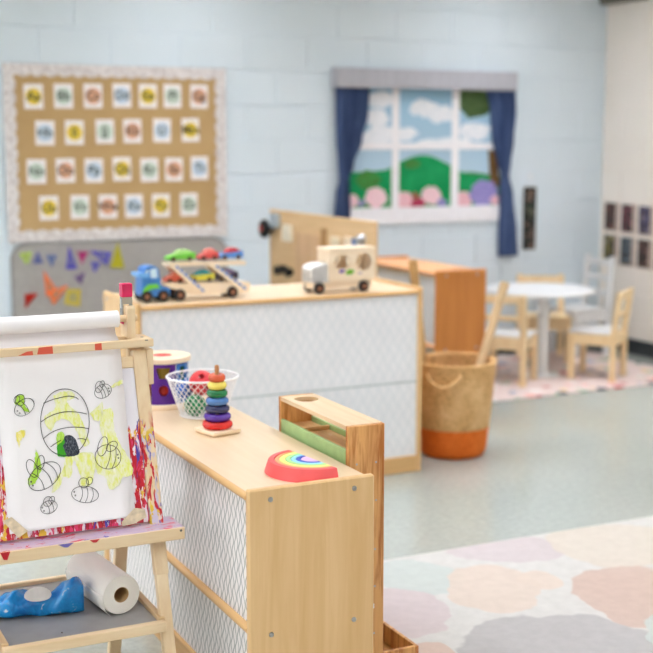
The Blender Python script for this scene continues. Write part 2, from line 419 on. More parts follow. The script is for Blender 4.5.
ez = thing('art_easel', 'small double sided wooden painting easel with paint splattered tray and lower shelf', 'easel', (.7185, 2.96, 0))
for x0, x1 in ((EX0, EX0+.033), (EX1-.033, EX1)):
    xm = (x0+x1)/2; tvec = NRM*.012
    lg = beam('front_leg', bp(xm, .368, -.012), bp(xm, .893, -.012), (.0165, 0, 0), tvec, W['leg_paint'], ez, .002)
    beam('leg_extension', bp(xm, 0.002, -.013), bp(xm, .372, -.013), (.0148, 0, 0), NRM*.0105, W['pine'], ez, .002)
    rn = Vector((0, 1, .28))/LN
    def rp(z): return Vector((xm, 3.235-.28*z, z))
    beam('rear_leg', rp(.003)-rn*.012, rp(.893)-rn*.012, (.0165, 0, 0), rn*.011, W['pine'], ez, .002)
    # hinge cheek beside the leg head
    sx = .0 if x0 < .7 else EX1
    if x0 < .7: box('hinge_block', EX0-.018, EX0-.001, 2.925, 3.0, .805, .893, W['pine'], ez)
    else: box('hinge_block', EX1+.001, EX1+.018, 2.925, 3.0, .805, .893, W['pine'], ez)
IX0, IX1 = EX0+.034, EX1-.034
def sloped_plate(name, X0, X1, z0, z1, off, th, mat, parent, bev=.001):
    bm = bmesh.new(); xm = (X0+X1)/2
    add_beam(bm, bp(xm, z0, off-th/2), bp(xm, z1, off-th/2), ((X1-X0)/2, 0, 0), NRM*th/2, bev); return mk(name, bm, mat, parent)
sloped_plate('painting_board', IX0, IX1, .492, .852, -.003, .006, W['board'], ez)
sloped_plate('cross_rail', IX0, IX1, .853, .879, -.001, .018, W['pine_x'], ez)
beam('rear_cross_rail', (IX0, 3.235-.28*.85-.012, .85), (IX1, 3.235-.28*.85-.012, .85), (0, .009, 0), (0, 0, .014), W['pine_x'], ez)
bm = bmesh.new(); xm = (IX0+IX1)/2
add_beam(bm, Vector((xm, 3.235-.28*.492, .492))-rn*.008, Vector((xm, 3.235-.28*.852, .852))-rn*.008, ((IX1-IX0)/2, 0, 0), rn*.003); mk('rear_painting_board', bm, W['board'], ez)
bm = bmesh.new(); add_box(bm, EX0-.035, EX1+.033, 3.112, 3.165, TZ-.018, TZ-.001, .001); add_box(bm, EX0-.035, EX1+.033, 3.165, 3.178, TZ-.030, TZ, .0015); mk('rear_tray', bm, W['tray_paint'], ez)
# paper guide / top frame
bm = bmesh.new()
gy0 = 2.908
add_box(bm, EX0-.014, EX1+.014, gy0, gy0+.015, .902, .9215, .002)
for x0, x1 in ((EX0-.014, EX0+.032), (EX1-.032, EX1+.014)): add_box(bm, x0, x1, gy0+.014, 2.99, .902, .9213, .0015)
add_box(bm, EX0+.03, EX1-.03, 2.972, 2.99, .902, .9211, .0015)
guide = mk('paper_guide', bm, W['pine_x'], ez)
for a, b, h in ((18, 33, .55), (37, 53, 1), (95, 102, .95)):
    p = [at_y(a, 350, gy0-.0003), at_y(b, 350, gy0-.0003)]
    pts = [(p[0].x, gy0-.0003, .9035), (p[1].x, gy0-.0003, .9025), (p[1].x-.001, gy0-.0003, .9025+.018*h), (p[0].x+(.004 if h == 1 else .02 if h < .9 else 0), gy0-.0003, .9025+.017*h)]
    prism('paint_smear', pts, (0, -.0004, 0), paint((226, 92, 66), .5), guide)
for q in ((142, 337), (146.5, 340)):
    p = at_z(q[0], q[1], .9215); lathe('screw', [(.004, -.001), (.004, .0004), (.002, .0006)], W['dark_steel'], guide, c=(p.x, p.y, .9215), n=10)
# roll brackets
for x in (EX0+.0205, EX1-.0405):
    bm = bmesh.new(); pr = [(2.944, .9217), (3.002, .9217), (3.002, .985), (2.985, .992), (2.960, .999), (2.948, .999), (2.944, .994)]
    add_prism(bm, [(x, y, z) for y, z in pr], (.02, 0, 0)); mk('roll_bracket', bm, W['pine'], ez)
# tray
bm = bmesh.new()
add_box(bm, EX0-.035, EX1+.033, 2.765, 2.783, TZ-.030, TZ, .0015)
add_box(bm, EX0-.035, EX1+.033, 2.783, 2.862, TZ-.018, TZ-.001, .001)
mk('tray', bm, W['tray_paint'], ez)
tr = box('tray_front', EX0-.035, EX1+.034, 2.760, 2.7645, TZ-.030, TZ-.0005, W['pine_x'], ez)
for q in ((181, 530.5),):
    p = at_y(q[0], q[1], 2.7598); lathe('screw', [(.003, 0), (.003, .0005)], W['dark_steel'], tr, n=8, M=Matrix.Translation((p.x, 2.7600, p.z)) @ Matrix.Rotation(math.pi/2, 4, 'X'))
for (a, b, n) in ((0, 10, .02), (58, 74, .010), (90, 100, .008)):   # drips over the front edge
    p0, p1 = at_y(a, 550, 2.7595), at_y(b, 545, 2.7595)
    k = [(p0.x, 2.7597, TZ-.0005), (p1.x, 2.7597, TZ-.0005), ((p0.x+p1.x)/2+.004, 2.7597, TZ-n), ((p0.x+p1.x)/2-.004, 2.7597, TZ-n*.9)]
    prism('paint_drip', k, (0, -.0005, 0), paint((196, 24, 40) if n != .010 else (120, 110, 190), .35), tr)
# lower shelf
SZ = .262
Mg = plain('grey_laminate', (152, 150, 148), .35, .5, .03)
SX0 = .534
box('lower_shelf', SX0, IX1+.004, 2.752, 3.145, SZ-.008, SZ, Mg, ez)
beam('shelf_front_rail', (SX0-.014, 2.741, SZ-.006), (IX1+.008, 2.741, SZ-.006), (0, .0095, 0), (0, 0, .0125), W['pine_x'], ez)
beam('shelf_rear_rail', (SX0-.014, 3.146, SZ-.006), (IX1+.008, 3.146, SZ-.006), (0, .008, 0), (0, 0, .016), W['pine_x'], ez)
for x in (SX0-.005, IX1+.004): beam('shelf_side_rail', (x, 2.752, SZ-.004), (x, 3.137, SZ-.004), (.008, 0, 0), (0, 0, .0155), W['pine_y'], ez)

# paper roll with hanging sheet and the drawing
RC = (2.960, .968); RR = .0205; PX0, PX1 = .558, .868
pr = thing('paper_roll', 'white drawing paper roll on the easel with a bee and beehive sheet hanging down', 'paper roll', (.713, RC[0], RC[1]-RR))
Mpap = plain('drawing_paper', (248, 244, 246), .75, .2, .012, 8)
Mpap_core = plain('cardboard', (196, 160, 112), .8, .2)
My = Matrix.Translation((PX0-.002, RC[0], RC[1])) @ Matrix.Rotation(math.pi/2, 4, 'Y')
lathe('roll', [(RR, 0), (RR, PX1-PX0+.004), (.0105, PX1-PX0+.004), (.0105, 0), (RR, 0)], Mpap, pr, n=40, M=My, cap=False)
tube('dowel', [(EX0+.012, RC[0], RC[1]), (EX1-.012, RC[0], RC[1])], .0085, W['pine_x'], pr, 14)
path = []
for a in (40, 15, -10): path.append(Vector((0, RC[0]+(RR+.0006)*math.cos(math.radians(a)), RC[1]+(RR+.0006)*math.sin(math.radians(a)))))
qm = Vector((0, 2.9655, .930)); q1 = Vector((0, Yf(.915), .915))+NRM*.0015
for k in range(1, 6): path.append(path[2].lerp(qm, k/5))
for k in range(1, 4): path.append(qm.lerp(q1, k/3))
for k in range(1, 15):
    z = .915-(.915-.515)*k/14; path.append(Vector((0, Yf(z), z))+NRM*(.0015+.0006*math.sin(k*.9)))
path.append(Vector((0, Yf(.506), .506))+NRM*.004)
bm = bmesh.new(); rows = []
for k, p in enumerate(path):
    f = max(0, (.915-p.z)/.4)
    xl, xr = PX0+.014*(1-f) if f > 0 else PX0+.004, PX1-.002-.004*f
    xl = PX0+.004 if f > 0 else PX0
    rows.append([bm.verts.new((xl+(xr-xl)*i/8, p.y, p.z+(.003*(i/8) if k == len(path)-1 else 0))) for i in range(9)])
for A, B in zip(rows, rows[1:]):
    for i in range(8): bm.faces.new((A[i], A[i+1], B[i+1], B[i]))
sheet = mk('drawing_sheet', bm, Mpap, pr, smooth=True)
so = sheet.modifiers.new('thickness', 'SOLIDIFY'); so.thickness = .0004; so.offset = 0
INK = .0041
def c3(p): return (p[0]/3.628, p[1]/3.628+350)
def ribbon(bm, pts, wd, off=INK):
    P = [on_board(*p, off) for p in pts]; L, R = [], []
    for i, p in enumerate(P):
        t = (P[min(i+1, len(P)-1)]-P[max(i-1, 0)]).normalized(); s = t.cross(NRM)*wd/2
        L.append(bm.verts.new(p+s)); R.append(bm.verts.new(p-s))
    for i in range(len(P)-1): bm.faces.new((L[i], L[i+1], R[i+1], R[i]))
def smoothline(pts, n=5):
    out = []
    for i in range(len(pts)-1):
        p0, p1, p2, p3 = pts[max(i-1, 0)], pts[i], pts[i+1], pts[min(i+2, len(pts)-1)]
        for k in range(n):
            t = k/n; out.append(tuple(.5*((2*b)+(-a+c)*t+(2*a-5*b+4*c-d)*t*t+(-a+3*b-3*c+d)*t**3) for a, b, c, d in zip(p0, p1, p2, p3)))
    return out+[pts[-1]]
Mink = plain('black_ink', (52, 50, 54), .6, .3)
Mchalk = Mat('black_crayon', .6, .3); Mchalk.col(Mchalk.ramp(Mchalk.noise(Mchalk.mapv(Mchalk.world(), (500, 500, 120)), 1, 2), [(.45, (40, 46, 60)), (.72, (120, 126, 136))])); Mchalk = Mchalk.m
def stroke_mat(name, c, lo=.25, hi=.6):
    M = Mat(name, .55, .3); f = M.noise(M.mapv(M.world(), (120, 120, 40)), 1, 4, .6, .5)
    M.col(M.mix(M.smooth(f, lo, hi), (246, 245, 226), c)); return M.m
Myel = stroke_mat('yellow_green_wash', (234, 238, 118), .28, .7); Myel2 = stroke_mat('yellow_wash', (240, 226, 96)); Mgrn = stroke_mat('green_wash', (60, 160, 30), .0, .35); Mlime = stroke_mat('lime_wash', (176, 220, 70), .1, .5)
def fill(name, polys, mat, off, wob=2.0):
    bm = bmesh.new()
    for poly in polys:
        pts = smoothline(list(poly)+[poly[0]], 6)[:-1]
        vs = [bm.verts.new(on_board(*c3((p[0]+random.uniform(-wob, wob), p[1]+random.uniform(-wob, wob))), off)) for p in pts]
        bm.faces.new(vs)
    bmesh.ops.triangulate(bm, faces=bm.faces); return mk(name, bm, mat, sheet)
Y1 = [(192, 168), (225, 152), (262, 152), (268, 175), (240, 190), (285, 235), (322, 330), (302, 348), (272, 285), (238, 252), (205, 258), (188, 292), (165, 272), (163, 238), (198, 212)]
Y2 = [(370, 218), (405, 215), (412, 280), (428, 330), (470, 400), (480, 450), (445, 462), (432, 490), (398, 506), (380, 462), (352, 445), (345, 395), (372, 330), (360, 275)]
Y3 = [(235, 385), (330, 372), (345, 430), (322, 492), (295, 462), (268, 402), (255, 462), (230, 462), (212, 500), (186, 516), (200, 470), (228, 430)]
Y4 = [(130, 360), (150, 420), (142, 452), (125, 484), (104, 490), (100, 470), (118, 442), (124, 400)]
Y5 = [(400, 132), (438, 110), (441, 122), (405, 138)]
Y6 = [(325, 232), (352, 205), (372, 190), (368, 245), (345, 258)]
for p in (Y1, Y2, Y3, Y5, Y6): fill('paint_stroke', [p], Myel, .0030)
fill('paint_stroke', [Y4], Mlime, .0031); fill('paint_stroke', [[(60, 168), (84, 165), (90, 200), (106, 222), (86, 222), (70, 200), (52, 196)]], Mlime, .0031)
fill('paint_stroke', [[(55, 300), (86, 290), (88, 314), (76, 326), (68, 354), (60, 326)]], Myel2, .0031)
fill('paint_stroke', [[(290, 462), (330, 458), (335, 480), (315, 496), (292, 490)]], Myel, .0032)
fill('crayon_hole', [[(212, 382), (216, 345), (226, 320), (246, 309), (268, 318), (282, 348), (286, 376), (262, 386), (236, 386)]], Mchalk, .0034, .6)
fill('paint_stroke', [[(208, 386), (206, 345), (214, 302), (228, 318), (234, 335), (228, 352), (240, 386)]], Mgrn, .0036, 1.0)
fill('paint_stroke', [[(206, 345), (205, 308), (220, 296), (232, 308), (226, 330)]], Mlime, .0037, 1.0)
def ink(name, lines, wd=.0011):
    bm = bmesh.new()
    for l in lines: ribbon(bm, [c3(p) for p in l], wd)
    return mk(name, bm, Mink, sheet)
hive = []
for k in range(61):
    a = 2*math.pi*k/60; s = math.sin(a); hive.append((234+88*math.copysign(abs(math.cos(a))**.92, math.cos(a)), 262+(121 if s > 0 else 120)*math.copysign(abs(s)**.95, s)))
ink('beehive_drawing', [hive] + [smoothline(l) for l in ([(156, 194), (185, 182), (215, 174), (245, 168), (272, 172), (283, 180)], [(147, 262), (170, 246), (200, 233), (235, 225), (280, 226), (314, 233)],
    [(156, 322), (180, 303), (210, 289), (250, 281), (290, 281), (321, 286)], [(182, 352), (205, 336), (220, 328)], [(280, 323), (296, 322), (312, 326)])], .0017)
def bee(body, wings, stripes, eyes, wd=.0013):
    L = [ellipse(*body)] + [ellipse(*x, n=20) for x in wings]
    cx, cy, rx, ry, an = body; t = math.radians(an)
    for k in stripes:
        h = ry*math.sqrt(max(.05, 1-k*k)); pts = []
        for j in range(7):
            v = -h+2*h*j/6; u = k*rx+.16*rx*(1-(v/h)**2)
            pts.append((cx+u*math.cos(t)-v*math.sin(t), cy+u*math.sin(t)+v*math.cos(t)))
        L.append(pts)
    for e in eyes: L.append(ellipse(e[0], e[1], 2.2, 2.2, 0, 8))
    ink('bee_drawing', L, wd)
bee((87, 208, 40, 27, -38), [(72, 182, 17, 21, 0), (60, 180, 10, 14, 20)], [-.35, .05, .8], [(62, 222), (70, 230)])
bee((372, 150, 32, 24, -28), [(357, 135, 13, 21, 8), (369, 124, 8, 12, 15)], [-.4, -.05, .35], [(392, 140), (395, 150)])
bee((390, 388, 47, 44, 10), [(371, 350, 17, 36, 14), (404, 350, 23, 15, -40)], [.0, .45], [(425, 380), (428, 392)])
bee((160, 458, 66, 42, -38), [(115, 430, 18, 34, -22), (146, 408, 13, 26, 8)], [-.45, .05, .5], [(112, 478), (118, 492)], .0016)
bee((307, 524, 49, 30, 5), [(302, 482, 18, 18, 0), (323, 475, 11, 14, 20)], [-.35, .05, .45], [(268, 515), (272, 528)])
bee((176, 570, 31, 23, -22), [(172, 550, 15, 19, 20), (186, 545, 9, 15, 25)], [-.2, .35], [(152, 572), (158, 584)])
# masking tape on both lower corners
Mt = plain('masking_tape', (226, 208, 178), .7, .2, .12, 60)
for poly, lab in (([(121, 522), (134, 508), (144, 509), (146, 517), (133, 524), (122, 526)], 'wrinkled masking tape on the right lower corner of the bee drawing'),
                  ([(2, 521), (11, 517), (27.5, 531), (18, 538)], 'strip of masking tape on the left lower corner of the bee drawing')):
    P = [on_board(*p, .0048) for p in poly]
    lo = min(p.z for p in P)
    if lo < TZ+.002:
        P = [p if p.z > TZ+.002 else Vector((p.x, Yf(TZ+.002), TZ+.002))+NRM*.0048 for p in P]
    tag(prism('masking_tape', P, NRM*.0006, Mt), lab, 'tape')
# clip on the roll bracket
cl = thing('spring_clip', 'pink and clear plastic clip standing on the easel roll bracket', 'clip', (EX1-.0305, 2.985, .953))
Mpk = plain('pink_plastic', (222, 40, 96), .25, .5, .05); Mcl = Mat('clear_plastic', .12, .5); Mcl.col((214, 210, 200)); Mcl.set(Transmission_Weight=.55, IOR=1.4); Mcl = Mcl.m
xm = EX1-.0305
for s in (-1, 1):
    xa = xm+s*.0105
    box('clip_arm', min(xa, xa+s*.0026), max(xa, xa+s*.0026), 2.972, 2.996, .9695, 1.0005, Mcl, cl, .0006)
    box('jaw_tip', min(xa, xa+s*.0030), max(xa, xa+s*.0030), 2.971, 2.997, .952, .969, Mpk, cl, .0008)
box('clip_body', xm-.0131, xm+.0131, 2.974, 2.994, 1.0008, 1.018, Mcl, cl, .001)
box('grip', xm-.0138, xm+.0138, 2.972, 2.996, 1.0182, 1.052, Mpk, cl, .002)
box('spring', xm-.0142, xm-.0132, 2.979, 2.989, .99, 1.014, W['steel'], cl, .0003)

# paper towel roll, wipes packet
A, B = at_z(121.5, 595, SZ+.05), at_z(83, 567, SZ+.05); ax = (B-A).normalized()
A = Vector((A.x, A.y, SZ+.0502)); B = A+Vector((ax.x, ax.y, 0)).normalized()*.235
tr_ = thing('paper_towel_roll', 'white paper towel roll with cardboard core lying on the easel shelf', 'paper towels', ((A+B)/2)[:2]+(SZ,))
rotm = Vector((0, 0, 1)).rotation_difference((B-A).normalized()).to_matrix().to_4x4()
Mtw = Mat('paper_towel', .9, .1); Mtw.col((240, 236, 228)); Mtw.bump(Mtw.noise(Mtw.co(), 260, 1), .0008, .5); Mtw = Mtw.m
LT = .235
lathe('towel', [(.047, .0), (.0485, .003), (.0492, .01), (.0492, LT-.01), (.0485, LT-.002), (.047, LT), (.0195, LT), (.0195, 0), (.047, 0)], Mtw, tr_, n=48, M=Matrix.Translation(A) @ rotm, cap=False)
lathe('core', [(.0192, .001), (.0192, LT-.001), (.0182, LT-.001), (.0182, .001), (.0192, .001)], Mpap_core, tr_, n=32, M=Matrix.Translation(A) @ rotm, cap=False)
dv = (B-A).normalized(); sv = Vector((-dv.y, dv.x, 0)); bm = bmesh.new(); rws = []
for k in range(8):
    a = math.radians(175+k*9); rr = .0496+.0012*k*k/10
    p = sv*(-math.cos(a)*rr)*-1 if False else sv*(rr*-math.cos(a)); p.z = max(rr*math.sin(a), -.0496)
    rws.append([bm.verts.new(A+p+dv*(LT*j/6)) for j in range(7)])
for P_, Q_ in zip(rws, rws[1:]):
    for j in range(6): bm.faces.new((P_[j], P_[j+1], Q_[j+1], Q_[j]))
fl = mk('loose_sheet', bm, Mtw, tr_, smooth=True); sm = fl.modifiers.new('t', 'SOLIDIFY'); sm.thickness = .0006
# wipes packet: soft pillow pack with crumpled ends
Mblu = Mat('blue_film', .2, .6)
fb = Mblu.noise(Mblu.co(), 30, 4, .6, 1.0); Mblu.col(Mblu.ramp(fb, [(.35, (0, 112, 196)), (.58, (16, 146, 222)), (.64, (30, 156, 226)), (.70, (206, 226, 238))])); Mblu.bump(Mblu.noise(Mblu.co(), 24, 4, .6, .8), .006, .55); Mblu = Mblu.m
wp = thing('wipes_packet', 'crumpled blue plastic wet wipes packet lying on the easel shelf', 'wipes packet', (.645, 2.93, SZ))
bm = bmesh.new(); nu, nv = 40, 24; w0 = Vector((.535, 2.965)); w1 = Vector((.752, 2.905)); d2 = (w1-w0).normalized(); s2 = Vector((-d2.y, d2.x)); LW = (w1-w0).length
rings = []; rnd = random.Random(5)
for i in range(nu+1):
    u = i/nu; base = .036+.004*math.sin(u*9)
    hgt = .056+.006*math.sin(u*7+1)
    if u < .25: hgt = .012+(hgt-.012)*(u/.25)**.6; base *= .6+.4*u/.25
    lift = 0
    if u > .72:
        k = (u-.72)/.28; hgt = hgt+.026*math.sin(min(1, k*1.15)*math.pi*.62); base = base*(1-.35*k)
    if u > .9: k = (u-.9)/.1; base *= 1-.75*k*k; hgt *= 1-.25*k*k
    ring = []
    for j in range(nv):
        a = 2*math.pi*j/nv; cx_, cz_ = math.cos(a), math.sin(a)
        r = 1+.06*math.sin(3*a+u*14)+.04*math.sin(5*a-u*23)
        x = math.copysign(abs(cx_)**.75, cx_)*base*r; z = (math.copysign(abs(cz_)**.8, cz_)*.5*r+.5)*hgt
        p = w0+d2*(u*LW)+s2*x
        ring.append(bm.verts.new((p.x, p.y, SZ+max(.0008, z+(.004*math.sin(u*31+a*3) if cz_ > 0 else 0)))))
    rings.append(ring)
for P_, Q_ in zip(rings, rings[1:]):
    for j in range(nv): bm.faces.new((P_[j], P_[(j+1) % nv], Q_[(j+1) % nv], Q_[j]))
bm.faces.new(rings[0][::-1]); bm.faces.new(rings[-1]); mk('packet', bm, Mblu, wp, smooth=True)
# oval lid label on the packet's face
bm = bmesh.new(); cu = .52; cpos = w0+d2*(cu*LW)+s2*(-.023)
vs = []
for x, y in ellipse(0, 0, .032, .017, 0, 23)[:-1]:
    p = cpos+d2*x+s2*y*.8; vs.append(bm.verts.new((p.x, p.y, SZ+.0565+y*.75-.003*(x/.032)**2)))
f = bm.faces.new(vs); r = bmesh.ops.extrude_face_region(bm, geom=[f]); bmesh.ops.translate(bm, verts=[v for v in r['geom'] if isinstance(v, bmesh.types.BMVert)], vec=(0, 0, .002))
mk('lid_label', bm, plain('label_white', (228, 228, 224), .4), wp)
bm = bmesh.new(); cpos = w0+d2*(.73*LW)+s2*(-.026); add_box(bm, -.005, .005, -.0008, .0008, -.005, .005, 0, Matrix.Translation((cpos.x, cpos.y-.006, SZ+.030)) @ Matrix.Rotation(.6, 4, 'Y')); mk('sticker', bm, W['white'], wp)
# crumbs on the shelf
for q in ((62, 633), (71, 636)):
    p = at_z(*q, SZ); tag(lathe('crumb', [(.0012, 0), (.002, .001), (.001, .0022)], plain('brown_crumb', (96, 70, 50), .8), c=(p.x, p.y, SZ), n=7), 'tiny brown crumb on the grey easel shelf', 'crumb', 'crumbs on the easel shelf')

# ------------------------------------------------------------------ ball run tower
TX0, TX1, TY0, TY1, TH = 1.388, 1.492, 2.735, 3.165, .692
tw = thing('ball_drop_tower', 'wooden ball drop tower with green trays standing behind the low birch shelf', 'toy', ((TX0+TX1)/2, (TY0+TY1)/2, 0))
fp = box('front_panel', TX0, TX1, TY0, TY0+.014, 0, TH-.0005, W['tower'], tw)
box('rear_panel', TX0, TX1, TY1-.014, TY1, 0, TH-.0005, W['tower'], tw)
for q in ((356.7, 464.5), (376, 462), (376, 500), (375, 549), (374.7, 586), (374, 633)):
    p = at_y(q[0], q[1], TY0); lathe('screw', [(.0028, -.001), (.0028, .0008), (.0012, .001)], W['steel'], fp, n=10, M=Matrix.Translation((p.x, TY0, p.z)) @ Matrix.Rotation(math.pi/2, 4, 'X'))
p = at_y(373, 606, TY0); box('paper_label', p.x-.003, p.x+.003, TY0-.0012, TY0, p.z-.006, p.z+.006, W['white'], fp, 0)
hc = (TY1-.072-TY0)/(TY1-TY0)
tq0, tq1 = TY0+.0142, TY1-.0142; hc = (TY1-.072-tq0)/(tq1-tq0)
def topfn(u, v, l): return (TX0+(TX1-TX0)*u, tq0+(tq1-tq0)*v, TH-.011+.011*l)
bm = bmesh.new(); plate_with_holes(bm, topfn, lambda u, v: ((u-.5)*(TX1-TX0))**2+((v-hc)*(tq1-tq0))**2 < .034**2, 50, 200, .013)
mk('top_plate', bm, W['tower_top'], tw)
Mgr = plain('sage_green_paint', (164, 196, 134), .4, .4, .04)
for z, tilt in ((.605, 0), (.47, -.03), (.33, .03), (.19, -.03)):
    y0, y1 = TY0+.015, TY1-.015
    if tilt: y0, y1 = (y0+.05, y1) if tilt > 0 else (y0, y1-.05)
    zz0, zz1 = z+tilt, z-tilt
    box_pts = lambda dz: [(y0, zz0+dz), (y1, zz1+dz)]
    beam('tray_floor', ((TX0+TX1)/2, y0, zz0+(.006 if not tilt else -.014)), ((TX0+TX1)/2, y1, zz1+(.006 if not tilt else -.014)), ((TX1-TX0)/2-.011, 0, 0), (0, 0, .004), W['tower_in'], tw, .0005)
    for x in (TX0+.005, TX1-.005): beam('tray_side', (x, y0, zz0), (x, y1, zz1), (.005, 0, 0), (0, 0, .024), Mgr, tw, .001)
    if not tilt: box('tray_end', TX0+.0105, TX1-.0105, y0+.28, y0+.288, z+.011, z+.022, W['tower_in'], tw)
# catch tray at the foot
bx0, bx1, by0, by1 = TX1+.001, 1.622, 2.775, 3.12
ct = box('catch_tray', bx0, bx1, by0, by1, .0, .008, W['tower'], tw)
for a in ((bx1-.01, bx1, by0, by1), (bx0, bx1-.0105, by0, by0+.01), (bx0, bx1-.0105, by1-.01, by1)):
    box('tray_wall', a[0], a[1], a[2], a[3], .0085, .062, W['tower'], ct, .001)

# ------------------------------------------------------------------ toys on the low shelf
Z = NSZ+.0003
# ring stacker
sc_ = at_z(217.6, 430.5, .607).to_2d()
rs = thing('ring_stacker', 'wooden ring stacker with seven coloured rings on a square base', 'toy', (sc_.x, sc_.y, Z))
Mz = Matrix.Translation((sc_.x, sc_.y, Z)) @ Matrix.Rotation(math.radians(14), 4, 'Z')
bm = bmesh.new(); h = .046
vsb = [bm.verts.new(Mz @ Vector((x*k*h, y*k*h, z))) for z, k in ((0, .86), (.006, 1), (.013, 1), (.0145, .95)) for x, y in ((-1, -1), (1, -1), (1, 1), (-1, 1))]
bm.faces.new(vsb[3::-1]); bm.faces.new(vsb[-4:])
for L_ in range(3):
    for k in range(4): bm.faces.new((vsb[L_*4+k], vsb[L_*4+(k+1) % 4], vsb[L_*4+4+(k+1) % 4], vsb[L_*4+4+k]))
mk('base', bm, W['beech'], rs)
tube('peg', [(sc_.x, sc_.y, Z+.0148), (sc_.x, sc_.y, Z+.187), (sc_.x, sc_.y, Z+.190)], [.0065, .0065, .0045], wood('peg_wood', (196, 140, 90), (170, 112, 66), 'z'), rs, 14)
zc = Z+.0148
for col, dia in (((222, 40, 36), .084), ((86, 44, 160), .076), ((44, 48, 92), .069), ((86, 134, 202), .0635), ((28, 128, 76), .0585), ((244, 228, 110), .0535), ((228, 104, 70), .047)):
    r = dia/2; a = .0215/2; prof = []
    for k in range(17):
        t = 2*math.pi*k/16; b = min(.017, r-.012)
        prof.append((r-b*.62+b*.62*math.cos(t), a+a*.985*math.sin(t)))
    bm = bmesh.new(); add_lathe(bm, prof, (sc_.x, sc_.y, zc), 36, cap=False)
    mk('ring', bm, paint(col, .18), rs, smooth=True); zc += .0217
# rainbow stacker lying on its side, opening to +X
rcn = Vector((1.276, 2.708)); rot = math.radians(8)
rb = thing('rainbow_stacker', 'nested silicone rainbow arches lying flat on the low shelf', 'toy', (rcn.x, rcn.y, Z))
cols = [((240, 92, 92), .108, .092), ((248, 168, 116), .0915, .082), ((248, 236, 130), .0815, .066), ((176, 232, 150), .0655, .053), ((146, 216, 240), .0525, .040), ((56, 92, 206), .0395, .0285), ((236, 190, 232), .028, 0.0)]
for i, (c_, ro, ri) in enumerate(cols):
    bm = bmesh.new(); n = 26; rr = []
    ht = .030
    for k in range(n+1):
        a = math.pi/2+math.pi*k/n+rot; e = Vector((math.cos(a), math.sin(a)))
        flare = .009 if i == 0 else 0
        pts = [(ro+flare, 0), (ro, ht-.002), (ro-.002, ht), (ri+.001 if ri else 0, ht), (ri, 0)]
        if ri == 0: pts = [(ro, 0), (ro, ht-.002), (ro-.002, ht), (.0004, ht), (.0004, 0)]
        rr.append([bm.verts.new((rcn.x+e.x*r_*1.0, rcn.y+e.y*r_, Z+z_)) for r_, z_ in pts])
    for P_, Q_ in zip(rr, rr[1:]):
        for j in range(5): bm.faces.new((P_[j], P_[(j+1) % 5], Q_[(j+1) % 5], Q_[j]))
    bm.faces.new(rr[0]); bm.faces.new(rr[-1][::-1])
    autosmooth(mk('arch', bm, paint(c_, .45), rb), 35)
# shape sorter drum
dc = Vector((1.196, 3.606)); DR = .084
dr = thing('shape_sorter_drum', 'round wooden drum toy with purple and blue cut out panels and red lid hole', 'toy', (dc.x, dc.y, Z))
lathe('base_disc', [(DR-.002, 0), (DR, .002), (DR, .013), (DR-.002, .015)], W['beech'], dr, c=(dc.x, dc.y, Z), n=48)
lathe('top_disc', [(DR-.002, .138), (DR+.002, .140), (DR+.002, .153), (DR, .155), (.030, .155), (.030, .139)], W['beech'], dr, c=(dc.x, dc.y, Z), n=48, cap=False)
lathe('red_lid', [(.0295, .148), (.0295, .1535), (.027, .1535), (.010, .149)], paint((224, 70, 62), .4), dr, c=(dc.x, dc.y, Z), n=32)
def drum_panel(a0, a1, col, holes):
    R = DR-.006
    def fn(u, v, l):
        a = math.radians(a0+(a1-a0)*u); r = R-.004+.004*l
        return (dc.x+r*math.cos(a), dc.y+r*math.sin(a), Z+.0155+.122*v)
    bm = bmesh.new(); plate_with_holes(bm, fn, holes, 40, 56, .004)
    return mk('panel', bm, paint(col, .35), dr)
va = math.degrees(math.atan2(-dc.y, -dc.x))     # direction towards the camera
def hp(u, v):
    U, V = (u-.5)*.082, v*.122
    if (U-.0)**2+(V-.042)**2 < .0165**2: return True
    return .078 < V < .112 and abs(U) < .013+(V-.078)*.35
def hb(u, v): U, V = (u-.35)*.08, v*.122; return .07 < V < .112 and -.014 < U < .012
drum_panel(va-26, va+30, (84, 30, 140), hp); drum_panel(va+34, va+86, (40, 120, 200), hb); drum_panel(va-86, va-30, (206, 40, 40), hb)
drum_panel(va+88, va+144, (60, 150, 80), hb); drum_panel(va-152, va-96, (240, 200, 60), hb); drum_panel(va+148, va+204, (90, 40, 150), hb)
bm = bmesh.new(); bmesh.ops.create_uvsphere(bm, u_segments=20, v_segments=12, radius=.02); bmesh.ops.translate(bm, verts=bm.verts, vec=(dc.x-.012, dc.y-.045, Z+.036+.016)); mk('inner_ball', bm, paint((214, 60, 40), .3), dr, smooth=True)
box('inner_block', dc.x-.026, dc.x+.022, dc.y-.055, dc.y-.02, Z+.078, Z+.126, paint((196, 166, 50), .4), dr, .004)
# wire basket with balls
bc = Vector((1.2535, 3.412)); BR0, BR1, BH = .066, .103, .117
bk = thing('wire_basket', 'white diamond mesh wire basket holding play balls on the low shelf', 'basket', (bc.x, bc.y, Z))
Mwh = plain('white_coated_wire', (246, 246, 248), .3, .5, .02)
bm = bmesh.new(); NW = 32
for sgn in (-1, 1):
    for k in range(NW):
        pts = []
        for j in range(11):
            t = j/10; a = 2*math.pi*(k/NW)+sgn*t*2*math.pi*5.0/NW; r = BR0+(BR1-BR0)*t
            pts.append((bc.x+r*math.cos(a), bc.y+r*math.sin(a), Z+.004+(BH-.006)*t))
        add_tube(bm, pts, .00115, 4, cap=False)
mk('wire_mesh', bm, Mwh, bk, smooth=True)['kind'] = 'stuff'
def ringpts(r, z, n=56): return [(bc.x+r*math.cos(2*math.pi*k/n), bc.y+r*math.sin(2*math.pi*k/n), Z+z) for k in range(n)]
